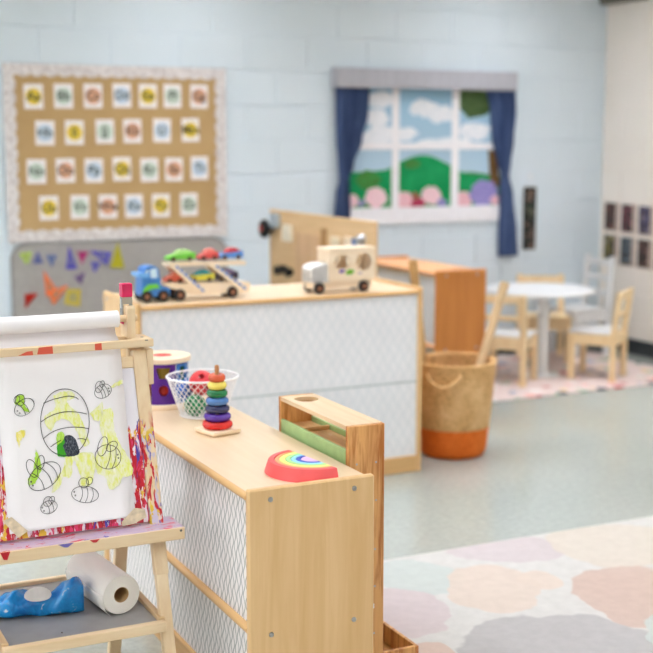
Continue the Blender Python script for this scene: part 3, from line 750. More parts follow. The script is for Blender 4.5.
tube('rim', ringpts(BR1+.001, BH), .0034, Mwh, bk, 8, closed=True); tube('base_ring', ringpts(BR0, .0042), .003, Mwh, bk, 8, closed=True)
lathe('base_plate', [(BR0-.002, .002), (BR0-.002, .0035)], Mwh, bk, c=(bc.x, bc.y, Z), n=40)
def hole_ball(c, r, col, label):
    bm = bmesh.new(); bmesh.ops.create_icosphere(bm, subdivisions=3, radius=1)
    five = [v for v in bm.verts if len(v.link_edges) == 5]
    bmesh.ops.delete(bm, geom=five, context='VERTS')
    bmesh.ops.transform(bm, matrix=Matrix.Translation(c) @ Matrix.Rotation(random.random()*3, 4, 'X') @ Matrix.Rotation(random.random()*3, 4, 'Y') @ Matrix.Scale(r, 4), verts=bm.verts)
    o = mk('play_ball', bm, paint(col, .35), smooth=True)
    s = o.modifiers.new('shell', 'SOLIDIFY'); s.thickness = .0025; s.offset = -1
    return tag(o, label, 'ball', 'balls in the wire basket')
hole_ball((bc.x-.004, bc.y-.004, Z+.098), .0375, (226, 54, 62), 'perforated red ball on top in the white wire basket')
hole_ball((bc.x-.032, bc.y-.024, Z+.037), .0325, (30, 140, 90), 'perforated green ball low in the white wire basket')
hole_ball((bc.x+.036, bc.y-.006, Z+.0355), .030, (196, 40, 46), 'perforated dark red ball low in the white wire basket')
hole_ball((bc.x-.043, bc.y+.036, Z+.0745), .027, (44, 104, 196), 'perforated blue ball behind the red one in the wire basket')

# ------------------------------------------------------------------ toys on the tall shelf
ZB = BSZ+.0003
def wheel(name, c, r, wd, parent, axis='y'):
    Mx = Matrix.Translation(c) @ Matrix.Rotation(math.pi/2, 4, 'X') @ Matrix.Translation((0, 0, -wd/2))
    o = lathe(name, [(r-.002, 0), (r, .002), (r, wd-.002), (r-.002, wd)], W['black'], parent, n=20, M=Mx)
    Mh = Matrix.Translation(c) @ Matrix.Rotation(math.pi/2, 4, 'X') @ Matrix.Translation((0, 0, -wd/2-.0012))
    lathe('hub', [(r*.42, 0), (r*.42, wd+.0024)], paint((150, 96, 66), .5), o, n=14, M=Mh); return o
cy = 4.665; hw = .042; X0 = 1.462
cr = thing('car_carrier_truck', 'wooden car carrier truck with blue cab and double deck trailer of toy cars', 'toy truck', (1.70, cy, ZB))
def cp(x, y, yy=None):
    p = at_y(x/4.353+110, y/4.353+230, cy-hw); return Vector((p.x, cy-hw if yy is None else yy, max(p.z, ZB+.001)))
def cpoly(pts, yy=None): return [cp(*p, yy) for p in pts]
cab = prism('cab', cpoly([(140, 207), (138, 290), (262, 290), (262, 248), (222, 240), (213, 170), (200, 158), (168, 158), (152, 170), (146, 204)]), (0, 2*hw, 0), paint((64, 130, 206), .35), cr, .002)
prism('roof_visor', cpoly([(122, 190), (170, 189), (170, 207), (122, 206)], cy-hw-.002), (0, 2*hw+.004, 0), paint((112, 172, 228), .35), cr)
for w_ in ([(174, 172), (202, 166), (207, 208), (178, 210)], [(155, 177), (166, 174), (168, 188), (152, 188)]): prism('window', cpoly(w_, cy-hw-.0012), (0, .001, 0), paint((206, 230, 244), .2), cab)
prism('fender', cpoly([(136, 296), (146, 256), (168, 236), (206, 235), (218, 252), (184, 256), (160, 266), (148, 296)], cy-hw-.0035), (0, .0034, 0), paint((112, 204, 66), .4), cab)
for x in (160, 232, 305, 533):
    p = cp(x, 277)
    for s_ in (-1, 1): wheel('wheel', (p.x, cy+s_*(hw-.002), ZB+.0232), .0232, .014, cr)
prism('trailer_bed', cpoly([(222, 234), (268, 230), (335, 234), (590, 224), (612, 230), (610, 268), (572, 276), (340, 280), (300, 260), (228, 249)]), (0, 2*hw, 0), W['beech'], cr, .0015)
prism('upper_deck', cpoly([(254, 144), (592, 135), (592, 152), (256, 160)]), (0, 2*hw, 0), W['beech'], cr, .001)
for q0, q1, q2, q3 in (((258, 156), (292, 155), (418, 268), (380, 272)), ((432, 154), (466, 153), (600, 258), (562, 264))):
    for yy in (cy-hw-.0065, cy+hw+.0005):
        st = prism('strut', cpoly((q0, q1, q2, q3), yy), (0, .006, 0), W['beech'], cr)
        if yy < cy:
            for k in range(7):
                t = (k+.5)/7; x = q1[0]+(q2[0]-q1[0])*t-8; y = q1[1]+(q2[1]-q1[1])*t
                prism('blue_dash', cpoly([(x-12, y-7), (x-2, y-9), (x+9, y+6), (x-2, y+8)], yy-.0006), (0, .0005, 0), paint((86, 140, 214), .4), st)
def toy_car(x0, x1, ybot, c1, c2, label, zfix=None):
    a, b = cp(x0, ybot), cp(x1, ybot); x = a.x; ln = b.x-a.x; z = zfix
    t = thing('toy_car', label, 'toy car', (x+ln/2, cy, z), 0, 'cars on the carrier truck'); y0 = cy-.026
    def sz(pts): return [(x+p[0]*ln, y0, z+p[1]) for p in pts]
    prism('body', sz([(0, .007), (0.02, .018), (.22, .026), (.94, .032), (1, .034), (1, .008)]), (0, .052, 0), paint(c1, .3), t, .002)
    prism('cabin', [(p[0], cy-.019, p[2]) for p in sz([(.26, .0262), (.46, .045), (.72, .046), (.94, .0315)])], (0, .038, 0), paint(c2, .25), t, .0015)
    for wx in (.2, .78):
        for s_ in (-1, 1): wheel('wheel', (x+wx*ln, cy+s_*.026, z+.0095), .0095, .006, t)
dk = cp(300, 141).z+.0004; dl = cp(420, 230).z+.0014
toy_car(258, 380, 130, (120, 205, 70), (190, 232, 150), 'lime green toy car on the upper deck of the carrier', dk+.0008)
toy_car(398, 480, 130, (222, 84, 78), (236, 130, 120), 'red toy car in the middle of the upper deck', dk-.0002)
toy_car(486, 588, 130, (96, 150, 220), (206, 60, 70), 'blue toy car with red cabin at the rear of upper deck', dk-.0008)
toy_car(250, 330, 220, (222, 100, 72), (230, 136, 104), 'orange red toy car on the nose of the lower deck', dl)
toy_car(350, 464, 220, (226, 218, 74), (60, 170, 190), 'yellow toy car with teal cabin on the lower deck', dl)
toy_car(472, 566, 220, (66, 50, 80), (150, 130, 170), 'dark purple toy car at the rear of the lower deck', dl)
# safari bus
byy = 4.63; bw = .052; fy = byy-bw
def q_(x, y):
    p = at_y(x, y, fy); return p
bs = thing('safari_bus', 'wooden animal bus with zebra striped bonnet and cut out windows', 'toy bus', (q_(345, 280).x, byy, ZB))
bx0, bx1, bf = q_(328.5, 260).x, q_(375.5, 260).x, q_(312, 260).x
zb0, zb1 = q_(350, 280.5).z, q_(350, 250).z
box('chassis', bf+.012, bx1-.01, fy+.012, byy+bw-.012, ZB+.018, zb0-.0005, W['beech'], bs)
zt = q_(322, 264).z; zn = q_(322, 283).z
bo = prism('bonnet', [(bf, fy+.004, zn), (bf, fy+.004, zt-.022), (bf+.012, fy+.004, zt-.008), (bf+.05, fy+.004, zt), (q_(333, 260).x, fy+.004, zt), (q_(333, 260).x, fy+.004, zn)], (0, 2*bw-.008, 0), plain('bonnet_white', (240, 238, 236), .4), bs, .003)
for k in range(5):
    x = bf+.004+.0172*k
    prism('zebra_stripe', [(x, fy+.0034, zn+.004), (x+.0065, fy+.0034, zn+.004), (x+.009, fy+.0034, zt-.020+min(k, 3)*.005), (x+.003, fy+.0034, zt-.016+min(k, 3)*.005)], (0, .0005, 0), paint((60, 54, 56), .5), bo)
for k in range(6):
    y = byy-.04+.0145*k
    prism('zebra_stripe', [(bf-.0006, y, zn+.004), (bf-.0006, y+.005, zn+.004), (bf-.0006, y+.004, zt-.026), (bf-.0006, y+.001, zt-.028)], (.0006, 0, 0), paint((60, 54, 56), .5), bo)
BL, BHh = bx1-bx0, zb1-zb0
def win(u, v):
    x, z = u*BL, v*BHh
    return (x-.29*BL)**2/.038**2+(z-.62*BHh)**2/.028**2 < 1 or (x-.755*BL)**2/.035**2+(z-.60*BHh)**2/.036**2 < 1
for y in (fy, byy+bw-.008):
    bm = bmesh.new(); plate_with_holes(bm, lambda u, v, l: (bx0+BL*u, y+.008*(1-l), zb0+BHh*v), win, 66, 40, .008)
    sd = mk('side_panel', bm, W['beech'], bs)
    if y < byy:
        for col, px_, pz_, rx_, rz_ in (((120, 190, 50), 350, 272, .020, .011), ((110, 84, 170), 342, 271, .014, .008), ((200, 180, 186), 360, 273, .012, .005)):
            p = q_(px_, pz_)
            prism('animal_print', [(p.x+a, y-.0008, p.z+b) for a, b in ellipse(0, 0, rx_, rz_, 10, 14)[:-1]], (0, .0007, 0), paint(col, .45), sd)
box('roof', bx0-.008, bx1+.004, fy, byy+bw, zb1+.0005, zb1+.0095, W['beech'], bs, .003)
box('cab_wall', bx0, bx0+.008, fy+.0085, byy+bw-.0085, q_(322, 264).z+.001, zb1, W['beech'], bs)
box('rear_wall', bx1-.008, bx1, fy+.0085, byy+bw-.0085, zb0, zb1, W['beech'], bs)
for x in (q_(319.5, 287).x, q_(364, 285).x):
    for s_ in (-1, 1): wheel('wheel', (x, byy+s_*(bw-.004), ZB+.0232), .0232, .014, bs)

# ------------------------------------------------------------------ busy board panel behind the tall shelf
BX = 2.80; b0, b1 = 5.245, 6.50
bb = thing('busy_board', 'plywood activity wall panel with wheels and latches standing behind the tall shelf', 'activity panel', (BX+.02, (b0+b1)/2, 0))
pn = box('panel', BX, BX+.018, b0, b1, .06, 1.018, W['busy'], bb, .003)
for y in (b0+.12, b1-.12): box('foot', BX-.11, BX+.13, y-.02, y+.02, 0, .0595, W['busy'], bb, .003)
def onb(x, y, d=0.0): return at_x(x, y, BX-d)
def patch(name, x0, x1, y0, y1, mat, th=.01):
    a, b = onb(x0, y0), onb(x1, y1); ya, yb = sorted((a.y, b.y)); za, zb = sorted((a.z, b.z))
    return box(name, BX-th, BX-.0002, ya, yb, za, zb, mat, bb, .002)
patch('inset_panel', 296, 321, 232, 300, wood('inset_ply', (214, 176, 136), (200, 160, 120), 'z'), .004)
patch('door_strip', 322, 327, 228, 300, wood('door_brown', (186, 142, 88), (166, 120, 70), 'z'), .008)
patch('light_block', 334, 342, 236, 262, plain('pale_block', (226, 208, 178), .5), .02)
patch('wood_slat', 346, 352, 236, 300, W['beech'], .012)
patch('latch_plate', 285, 293, 224, 242, plain('latch_cream', (232, 222, 202), .4), .02)
p = onb(363, 240); lathe('silver_bell', [(.03, 0), (.03, .01), (.022, .03), (.004, .04)], W['steel'], bb, n=20, M=Matrix.Translation((BX-.0002, p.y, p.z)) @ Matrix.Rotation(-math.pi/2, 4, 'Y'))
patch('blue_hook', 355, 361, 238, 246, paint((90, 120, 170), .4), .02)
for q in ((281, 270), (286, 269), (292, 272)):
    p = onb(*q); lathe('black_knob', [(.02, 0), (.02, .02), (.026, .022), (.026, .034), (.02, .038)], W['black'], bb, n=18, M=Matrix.Translation((BX-.0002, p.y, p.z)) @ Matrix.Rotation(-math.pi/2, 4, 'Y'))
p = onb(276, 222); box('grey_bracket', BX-.03, BX-.0002, p.y-.06, p.y+.03, p.z-.03, p.z+.05, paint((176, 188, 198), .4), bb, .004)
p = at_y(265, 229, b1-.06)
wl = lathe('spinner_wheel', [(.045, 0), (.052, .006), (.052, .026), (.045, .032), (.018, .034)], W['black'], bb, n=28, M=Matrix.Translation((BX-.035, b1-.045, p.z)) @ Matrix.Rotation(-math.pi/2, 4, 'Y'))
tube('axle', [(BX-.038, b1-.045, p.z), (BX+.0, b1-.045, p.z)], .012, W['dark_steel'], bb, 12)
lathe('wheel_hub', [(.016, 0), (.016, .006)], paint((190, 60, 50), .4), wl, n=16, M=Matrix.Translation((BX-.069, b1-.045, p.z)) @ Matrix.Rotation(-math.pi/2, 4, 'Y'))

# ------------------------------------------------------------------ woven basket with cardboard tubes
kc = Vector((2.934, 4.74)); R0, R1, KH, KB = .142, .187, .425, .132
kb = thing('woven_basket', 'tall woven seagrass basket with orange dipped base beside the tall shelf', 'basket', (kc.x, kc.y, 0))
def woven(z0, z1, nz, na=88):
    bm = bmesh.new(); G = []
    for i in range(nz+1):
        z = z0+(z1-z0)*i/nz; t = z/KH; r = R0+(R1-R0)*(t**.8)
        if z < .03: r -= .016*(1-z/.03)**2
        G.append([bm.verts.new((kc.x+(r+.0028*math.cos(math.pi*i)*math.cos(math.pi*k)+.0012*random.uniform(-1, 1))*math.cos(2*math.pi*k/na), kc.y+(r+.0028*math.cos(math.pi*i)*math.cos(math.pi*k)+.0012*random.uniform(-1, 1))*math.sin(2*math.pi*k/na), z)) for k in range(na)])
    for A_, B_ in zip(G, G[1:]):
        for k in range(na): bm.faces.new((A_[k], A_[(k+1) % na], B_[(k+1) % na], B_[k]))
    return bm, G
def straw(name, cs):
    M = Mat(name, .75, .25); f = M.noise(M.mapv(M.co(), (60, 60, 170)), 1, 3, .6); g = M.noise(M.co(), 9, 3)
    M.col(M.mix(M.smooth(g, .35, .7), M.ramp(f, [(.3, cs[0]), (.55, cs[1]), (.8, cs[2])]), M.ramp(f, [(.3, cs[1]), (.8, cs[2])]))); M.bump(f, .003, .5); return M.m
Mst = straw('seagrass', [(168, 122, 70), (230, 182, 122), (246, 214, 164)]); Mor = straw('orange_seagrass', [(196, 84, 20), (236, 116, 36), (246, 142, 66)])
bm, G = woven(KB, KH, 36); o = mk('basket_body', bm, Mst, kb, smooth=True); s = o.modifiers.new('t', 'SOLIDIFY'); s.thickness = .008; s.offset = -1
bm, G = woven(.001, KB, 16); bm.faces.new(G[0][::-1]); o = mk('basket_base', bm, Mor, kb, smooth=True); s = o.modifiers.new('t', 'SOLIDIFY'); s.thickness = .008; s.offset = -1
for ph in (0, math.pi):
    pts = [(kc.x+(R1-.002+.0035*math.cos(9*2*math.pi*k/72*2+ph))*math.cos(2*math.pi*k/72), kc.y+(R1-.002+.0035*math.cos(9*2*math.pi*k/72*2+ph))*math.sin(2*math.pi*k/72), KH+.0045*math.sin(9*2*math.pi*k/72*2+ph)) for k in range(72)]
    tube('rim_braid', pts, .0062, Mst, kb, 6, closed=True)
for aa in (-135, 45):
    pts = []
    for k in range(15):
        t = -1+2*k/14; a = math.radians(aa+t*24); r = R1+.004+.022*math.cos(t*math.pi/2); pts.append((kc.x+r*math.cos(a), kc.y+r*math.sin(a), KH-.035-.052*math.cos(t*math.pi/2)))
    tube('rope_handle', pts, .007, Mst, kb, 8)
Mcb = plain('cardboard_tube', (216, 186, 146), .7, .2, .06, 14); Mcb2 = plain('cardboard_tube_brown', (196, 158, 108), .7, .2, .06, 14)
def card_tube(p0, p1, r, mat, label):
    p0, p1 = Vector(p0), Vector(p1); L_ = (p1-p0).length; Rm = Matrix.Translation(p0) @ Vector((0, 0, 1)).rotation_difference(p1-p0).to_matrix().to_4x4()
    return tag(lathe('cardboard_tube', [(r, 0), (r, L_), (r-.004, L_), (r-.004, 0), (r, 0)], mat, n=28, M=Rm, cap=False), label, 'tube', 'tubes in the woven basket')
pt = at_y(413, 261, 4.72); card_tube((2.862, 4.80, .012), pt, .019, Mcb2, 'brown cardboard tube leaning towards the tall shelf in the woven basket')
pt = at_y(505, 283, 4.80); card_tube((2.905, 4.68, .012), pt, .021, Mcb, 'pale cardboard tube leaning out towards the table in the woven basket')

# ------------------------------------------------------------------ bulletin board and alphabet cards
YW = YB-.0065
u0, u1, v0, v1 = 1.424, 2.694, .848, 1.806
bu = thing('bulletin_board', 'kraft paper bulletin board with white scalloped border on the blue wall', 'bulletin board', ((u0+u1)/2, YW, v0))
Mk = Mat('kraft_paper', .75, .2); Mk.col(Mk.ramp(Mk.noise(Mk.co(), 5, 3), [(.3, (184, 151, 104)), (.7, (194, 162, 114))])); Mk = Mk.m
box('kraft_backing', u0+.01, u1-.01, YW-.012, YW-.0005, v0+.01, v1-.01, Mk, bu, .001)
Mw = Mat('woven_border', .7, .2); wv = Mw.n('ShaderNodeTexVoronoi'); wv.inputs['Scale'].default_value = 55; Mw.put(wv.inputs['Vector'], Mw.co())
Mw.col(Mw.ramp(wv.outputs['Distance'], [(.1, (244, 240, 238)), (.7, (206, 198, 196))])); Mw = Mw.m
bd = .068
def scal(name, L_, fn, nsc):
    inner = []
    for k in range(nsc):
        for j in range(7):
            a = math.pi*j/6; cxx = L_*(k+.5)/nsc; inner.append((cxx-math.cos(a)*L_/nsc/2, bd-.018+.018*math.sin(a)))
    bm = bmesh.new(); d = Vector((0, -.003, 0)); Q = []
    for x, y in inner:
        p, q = Vector(fn(x, 0)), Vector(fn(x, y)); Q.append([bm.verts.new(v) for v in (p, q, q+d, p+d)])
    for A_, B_ in zip(Q, Q[1:]):
        for j in range(4): bm.faces.new((A_[j], A_[(j+1) % 4], B_[(j+1) % 4], B_[j]))
    bm.faces.new(Q[0]); bm.faces.new(Q[-1][::-1]); bmesh.ops.remove_doubles(bm, verts=bm.verts, dist=1e-6); mk(name, bm, Mw, bu)
scal('border_strip', u1-u0, lambda a, b: (u0+a, YW-.0125, v1-b), 17); scal('border_strip', u1-u0, lambda a, b: (u0+a, YW-.0125, v0+b), 17)
scal('border_strip', v1-v0, lambda a, b: (u0+b, YW-.0158, v0+a), 13); scal('border_strip', v1-v0, lambda a, b: (u1-b, YW-.0158, v0+a), 13)
def text_mesh(s, size):
    cu = bpy.data.curves.new('t', 'FONT'); cu.body = s; cu.size = size; cu.align_x = 'CENTER'; cu.align_y = 'CENTER'; cu.offset = .0012
    ob = bpy.data.objects.new('t', cu); COL.objects.link(ob); dg = bpy.context.evaluated_depsgraph_get()
    me = bpy.data.meshes.new_from_object(ob.evaluated_get(dg)); bpy.data.objects.remove(ob); return me
CC = {'yellow': (232, 202, 64), 'green': (202, 218, 202), 'orange': (226, 170, 136), 'blue': (196, 214, 230)}
rowsx = [([33.5, 63.5, 93, 122, 148, 172.5, 199], [96.5, 96, 96, 95.5, 96, 96, 96.5]), ([45, 74.5, 105, 132.5, 162, 190.5], [133, 132.5, 131.5, 131, 130.5, 130]),
         ([36.5, 65.5, 94, 122, 149.5, 174, 199.5], [171.5, 170.5, 170.5, 169, 170, 169.5, 168]), ([49, 80, 108, 134, 161, 189], [208, 207, 206.5, 206, 205.5, 204.5])]
Mcard = plain('card_white', (244, 240, 240), .6, .2, .02); Mlet = plain('letter_ink', (44, 42, 42), .6)
k = 0; cn = list(CC)
cn = ['yellow', 'green', 'orange', 'blue']
for xs, ys in rowsx:
    for x, y in zip(xs, ys):
        L = 'ABCDEFGHIJKLMNOPQRSTUVWXYZ'[k]; col = cn[k % 4]; k += 1
        p = at_y(x, y, YW-.0135); an = random.uniform(-.02, .02)
        t = thing('alphabet_card', 'white alphabet card with letters %s%s over a %s dot on the bulletin board' % (L, L.lower(), col), 'card', (p.x, YW-.0125, p.z-.07), 0, 'alphabet cards on the bulletin board')
        Mx = Matrix.Translation((p.x, YW-.0135, p.z)) @ Matrix.Rotation(an, 4, 'Y')
        bm = bmesh.new(); add_box(bm, -.0515, .0515, -.0006, .0006, -.0655, .0655, 0, Mx); mk('card', bm, Mcard, t)
        bm = bmesh.new(); add_prism(bm, [Mx @ Vector((a, -.0009, b)) for a, b in ellipse(0, 0, .0445, .0445, 0, 28)[:-1]], (0, -.0003, 0)); mk('dot', bm, paint(CC[col], .6), t)
        me = text_mesh(L+L.lower(), .068); o = bpy.data.objects.new('letters', me); COL.objects.link(o); me.materials.append(Mlet)
        me.transform(Mx @ Matrix.Translation((0, -.0016, 0)) @ Matrix.Rotation(math.pi/2, 4, 'X')); adopt(o, t)
# grey magnet board with shape tiles
g0, g1, gz0, gz1 = 1.432, 2.690, .16, .842
bm = bmesh.new(); pts = []
for cx_, cz_, a0 in ((g1-.09, gz1-.09, 0), (g0+.09, gz1-.09, 90), (g0+.03, gz0+.03, 180), (g1-.03, gz0+.03, 270)):
    rr_ = .09 if cz_ > .5 else .03
    for j in range(9): a = math.radians(a0+90*j/8); pts.append((cx_+rr_*math.cos(a), YW-.02, cz_+rr_*math.sin(a)))
mg = thing('magnet_board', 'grey rounded magnet board on the blue wall below the bulletin board', 'board', ((g0+g1)/2, YW-.01, gz0))
add_prism(bm, pts, (0, .018, 0)); mk('panel', bm, plain('grey_board', (166, 162, 158), .45, .4, .03), mg)
cxm = sum(p[0] for p in pts)/len(pts)
bm = bmesh.new(); add_frame(bm, [(p[0], YW-.0225, p[2]) for p in pts], (0, .0024, 0), .985, ((g0+g1)/2, YW-.0225, (gz0+gz1)/2)); mk('rim', bm, plain('grey_rim', (140, 140, 140), .4), mg)
YM = YW-.0203
def c4(p): return (p[0]/5.44, p[1]/5.44+230)
tiles = [('lime green', 'triangle', [(103, 128), (172, 118), (145, 188)], (176, 210, 60)), ('blue', 'upright triangle', [(205, 116), (178, 182), (234, 180)], (66, 84, 160)), ('steel blue', 'point down triangle', [(250, 138), (310, 136), (280, 200)], (74, 104, 168)),
    ('violet blue', 'tall narrow triangle', [(375, 86), (358, 214), (419, 210)], (72, 66, 190)), ('magenta', 'triangle', [(418, 118), (480, 116), (445, 187)], (176, 50, 116)), ('indigo', 'wide slanting triangle', [(485, 110), (604, 123), (580, 192)], (80, 76, 190)),
    ('bright blue', 'small triangle', [(493, 173), (547, 178), (513, 232)], (70, 70, 200)), ('olive yellow', 'tall triangle', [(640, 62), (598, 207), (677, 207)], (184, 176, 40)), ('dark purple', 'turned triangle', [(403, 258), (462, 228), (442, 294)], (96, 62, 130)),
    ('orange', 'long triangle', [(236, 220), (252, 362), (312, 332)], (246, 112, 40)), ('light orange', 'sloping triangle', [(262, 338), (372, 298), (290, 408)], (246, 120, 50)), ('red', 'right angled triangle', [(133, 348), (207, 343), (138, 427)], (178, 34, 24)), ('mustard', 'square', [(364, 322), (440, 323), (434, 416), (349, 402)], (204, 184, 60))]
for i, (cn_, sh, poly, c_) in enumerate(tiles):
    off = {'bright blue': .0045, 'light orange': .0045}.get(cn_, 0)
    P = [at_y(*c4(p), YM-off) for p in poly]
    ctr = sum(P, Vector())/len(P)
    t = thing('magnet_tile', '%s %s magnet tile on the grey board' % (cn_, sh), 'magnet', (ctr.x, YM-off, min(p.z for p in P)), 0, 'shape magnets on the grey board')
    solid = cn_ in ('red', 'olive yellow', 'magenta')
    bm = bmesh.new(); add_frame(bm, [p for p in P], (0, -.004, 0), .55); mk('tile_frame', bm, paint(c_, .3), t)
    bm = bmesh.new(); add_prism(bm, [ctr+(p-ctr)*.55+Vector((0, -.001, 0)) for p in P], (0, -.0018, 0))
    if solid: mk('tile_window', bm, paint(c_, .3), t)
    else: mk('tile_window', bm, paint(tuple(int(.35*a+.65*156) for a in c_), .2), t)

# ------------------------------------------------------------------ mural window with curtains
mw = thing('window_mural', 'painted window mural of green hills, clouds and flowers with white bars', 'mural', (4.02, YW, .886))
m0, m1, mz0, mz1 = 3.405, 4.668, .886, 1.75
Msky = Mat('mural_sky', .6, .2); zz_ = Msky.sep(Msky.co())[2]; Msky.col(Msky.ramp(Msky.math('DIVIDE', zz_, .86), [(.3, (184, 208, 224)), (1, (144, 186, 212))])); Msky = Msky.m
box('sky_panel', m0+.05, m1-.05, YW-.008, YW-.0005, mz0, mz1, Msky, mw, 0)
LAY = [0]
def mural(name, poly, mat, lay):
    LAY[0] += 1; lay = LAY[0]*.125+1
    P = [at_y(*p, YW-.008) for p in poly]; P = [Vector((min(max(p.x, m0+.05), m1-.05), YW-.008-.0004*(lay-1), max(mz0, min(mz1, p.z)))) for p in P]
    bm = bmesh.new(); add_prism(bm, P, (0, .00004, 0)); bmesh.ops.triangulate(bm, faces=[f for f in bm.faces if len(f.verts) > 4]); return mk(name, bm, mat, mw)
def mott(name, a, b, sc=14):
    M = Mat(name, .6, .2); M.col(M.ramp(M.noise(M.co(), sc, 4, .6), [(.35, a), (.65, b)])); return M.m
def blobpoly(cx, cy, rx, ry, n=22, w=.12, seed=0):
    r = random.Random(seed+int(cx*7+cy)); return [(cx+rx*math.cos(2*math.pi*k/n)*(1+r.uniform(-w, w)), cy+ry*math.sin(2*math.pi*k/n)*(1+r.uniform(-w, w))) for k in range(n)]
Mcld = mott('mural_cloud', (226, 232, 240), (244, 244, 248))
for c_ in ((380, 100, 14, 8), (378, 118, 12, 10), (384, 135, 24, 8), (424, 108, 14, 9), (440, 114, 16, 9), (405, 134, 12, 7), (474, 132, 17, 9), (448, 142, 26, 4), (372, 140, 14, 5)): mural('cloud', blobpoly(*c_, w=.22), Mcld, 2)
Mhill = mott('mural_hill', (8, 138, 78), (28, 156, 92), 9); Mhill2 = mott('mural_dark_hill', (50, 120, 70), (70, 146, 84), 12)
mural('hill', smoothline([(460, 214), (456, 178), (470, 172), (492, 176), (505, 180), (505, 214)], 5), Mhill2, 2)
mural('hill', smoothline([(345, 214), (345, 176), (360, 172), (385, 170), (398, 163), (415, 156), (430, 156), (448, 164), (466, 174), (492, 180), (492, 214)], 5), Mhill, 3)
mural('bush', blobpoly(368, 180, 12, 10), mott('mural_bush', (70, 110, 50), (60, 150, 70), 30), 4)
mural('bush', blobpoly(412, 164, 8, 5), mott('mural_bush2', (80, 110, 50), (50, 150, 76), 30), 4)
mural('tree_trunk', [(488, 150), (496, 150), (500, 186), (490, 186)], mott('mural_trunk', (96, 70, 40), (120, 90, 56)), 4)
mural('tree_leaves', blobpoly(476, 98, 19, 20, 26, .16), mott('mural_leaves', (52, 84, 44), (88, 106, 66), 30), 4)
Mpk1, Mpk2, Mpur, Mred = mott('flower_pink', (232, 186, 196), (246, 218, 224), 60), mott('flower_rose', (226, 164, 178), (244, 206, 214), 60), mott('flower_purple', (112, 98, 176), (176, 168, 216), 60), mott('flower_red', (160, 40, 70), (190, 70, 100), 40)
Mlf = mott('flower_leaf', (70, 130, 80), (110, 160, 110), 30)
for i, (x, y, r_, m_) in enumerate(((352, 201, 7, Mpk1), (376, 198, 11, Mpk1), (362, 204, 4, Mpur), (366, 208, 5, Mlf), (404, 200, 9, Mpk2), (431, 196, 10, Mpk1), (418, 204, 7, Mred), (415, 196, 4, paint((150, 90, 60), .6)), (442, 203, 5, Mpur), (392, 207, 5, Mlf), (463, 200, 9, Mpk2), (484, 193, 14, Mpur), (495, 200, 5, Mpk2), (480, 205, 6, Mpur), (428, 208, 5, Mlf))):
    mural('flower' if m_ is not Mlf else 'leaf', blobpoly(x, y, r_, r_*.95, 36, .12), m_, 5+(i % 2))
Mbar = plain('mural_white', (244, 242, 246), .5, .3, .02)
def bar(x0, x1, z0, z1, d=.004): box('window_bar', x0, x1, YW-.0105-d, YW-.0104, z0, z1, Mbar, mw, .0008)
bar(3.79, 3.842, .975, 1.75); bar(4.22, 4.275, .975, 1.75); bar(m0+.055, m1-.055, 1.34, 1.382, .0045)
box('sill', m0+.035, m1-.045, YW-.02, YW-.0105, mz0-.002, .985, Mbar, mw, .002)
# curtains
def cloth(name, c1, c2):
    M = Mat(name, .85, .15); f = M.noise(M.mapv(M.co(), (34, 34, 1.2)), 1, 3, .6); M.col(M.ramp(f, [(.3, c1), (.7, c2)])); return M.m
Mcur = cloth('blue_cloth_fold_shade', (50, 66, 106), (98, 118, 162)); Mval = cloth('grey_cloth', (176, 176, 184), (188, 188, 196))  # curtain blues streaked downwards to paint in fold light and shade
def curtain(label, prof, nf):
    t = thing('curtain', label, 'curtain', (0, 0, 0), 0, 'blue tied curtains'); t.location = (at_y((prof[0][0]+prof[0][1])/2, 100, YW).x, YW-.03, at_y(prof[-1][0], prof[-1][2], YW).z)
    rows = []; bm = bmesh.new(); ys = [p[2] for p in prof]
    for k in range(61):
        y = ys[0]+(ys[-1]-ys[0])*k/60
        i = max(j for j in range(len(ys)-1) if ys[j] <= y+1e-6); tt = (y-ys[i])/(ys[i+1]-ys[i]); tt = tt*tt*(3-2*tt)
        xl = prof[i][0]+(prof[i+1][0]-prof[i][0])*tt; xr = prof[i][1]+(prof[i+1][1]-prof[i][1])*tt
        A_, B_ = at_y(xl, y, YW-.03), at_y(xr, y, YW-.03); wd = B_.x-A_.x
        amp = .024*min(1, .25/max(wd, .05)*.5+.3)
        rows.append([bm.verts.new((A_.x+wd*j/48, YW-.036+amp*math.sin(2*math.pi*nf*j/48+.4*math.sin(k*.12)), (A_.z+B_.z)/2)) for j in range(49)])
    for A_, B_ in zip(rows, rows[1:]):
        for j in range(48): bm.faces.new((A_[j], A_[j+1], B_[j+1], B_[j]))
    o = mk('drape', bm, Mcur, t, smooth=True); s = o.modifiers.new('t', 'SOLIDIFY'); s.thickness = .002; s.offset = 0
    w_ = min(prof, key=lambda p: p[1]-p[0]); A_, B_ = at_y(w_[0], w_[2], YW-.03), at_y(w_[1], w_[2], YW-.03)
    pts = [((A_.x+B_.x)/2+((B_.x-A_.x)/2+.006)*math.cos(a), YW-.034+.024*math.sin(a), A_.z) for a in [2*math.pi*k/20 for k in range(20)]]
    tube('tie_band', pts, .008, Mcur, t, 6, closed=True)
curtain('blue curtain tied back at the mural edge above the plywood activity panel', [(335, 369, 84), (336, 367.5, 114), (337, 361, 140), (338.5, 352, 165), (340, 347.5, 178), (336.5, 348, 195), (334, 349, 220), (334, 349, 232)], 7)
curtain('long blue curtain tied at its waist beside the dark wall strip', [(486, 514.5, 84), (491, 514.5, 112), (493, 512, 140), (498, 509, 162), (502, 507, 175), (500, 511, 195), (499, 515, 235), (499, 516, 256)], 7)
va_ = thing('valance', 'grey cloth valance board above the blue curtains and mural', 'valance', (4.035, YW-.03, 1.70))
vx0, vx1, vz1 = 3.378, 4.672, 1.828
bm = bmesh.new(); nA = 60; rws = []
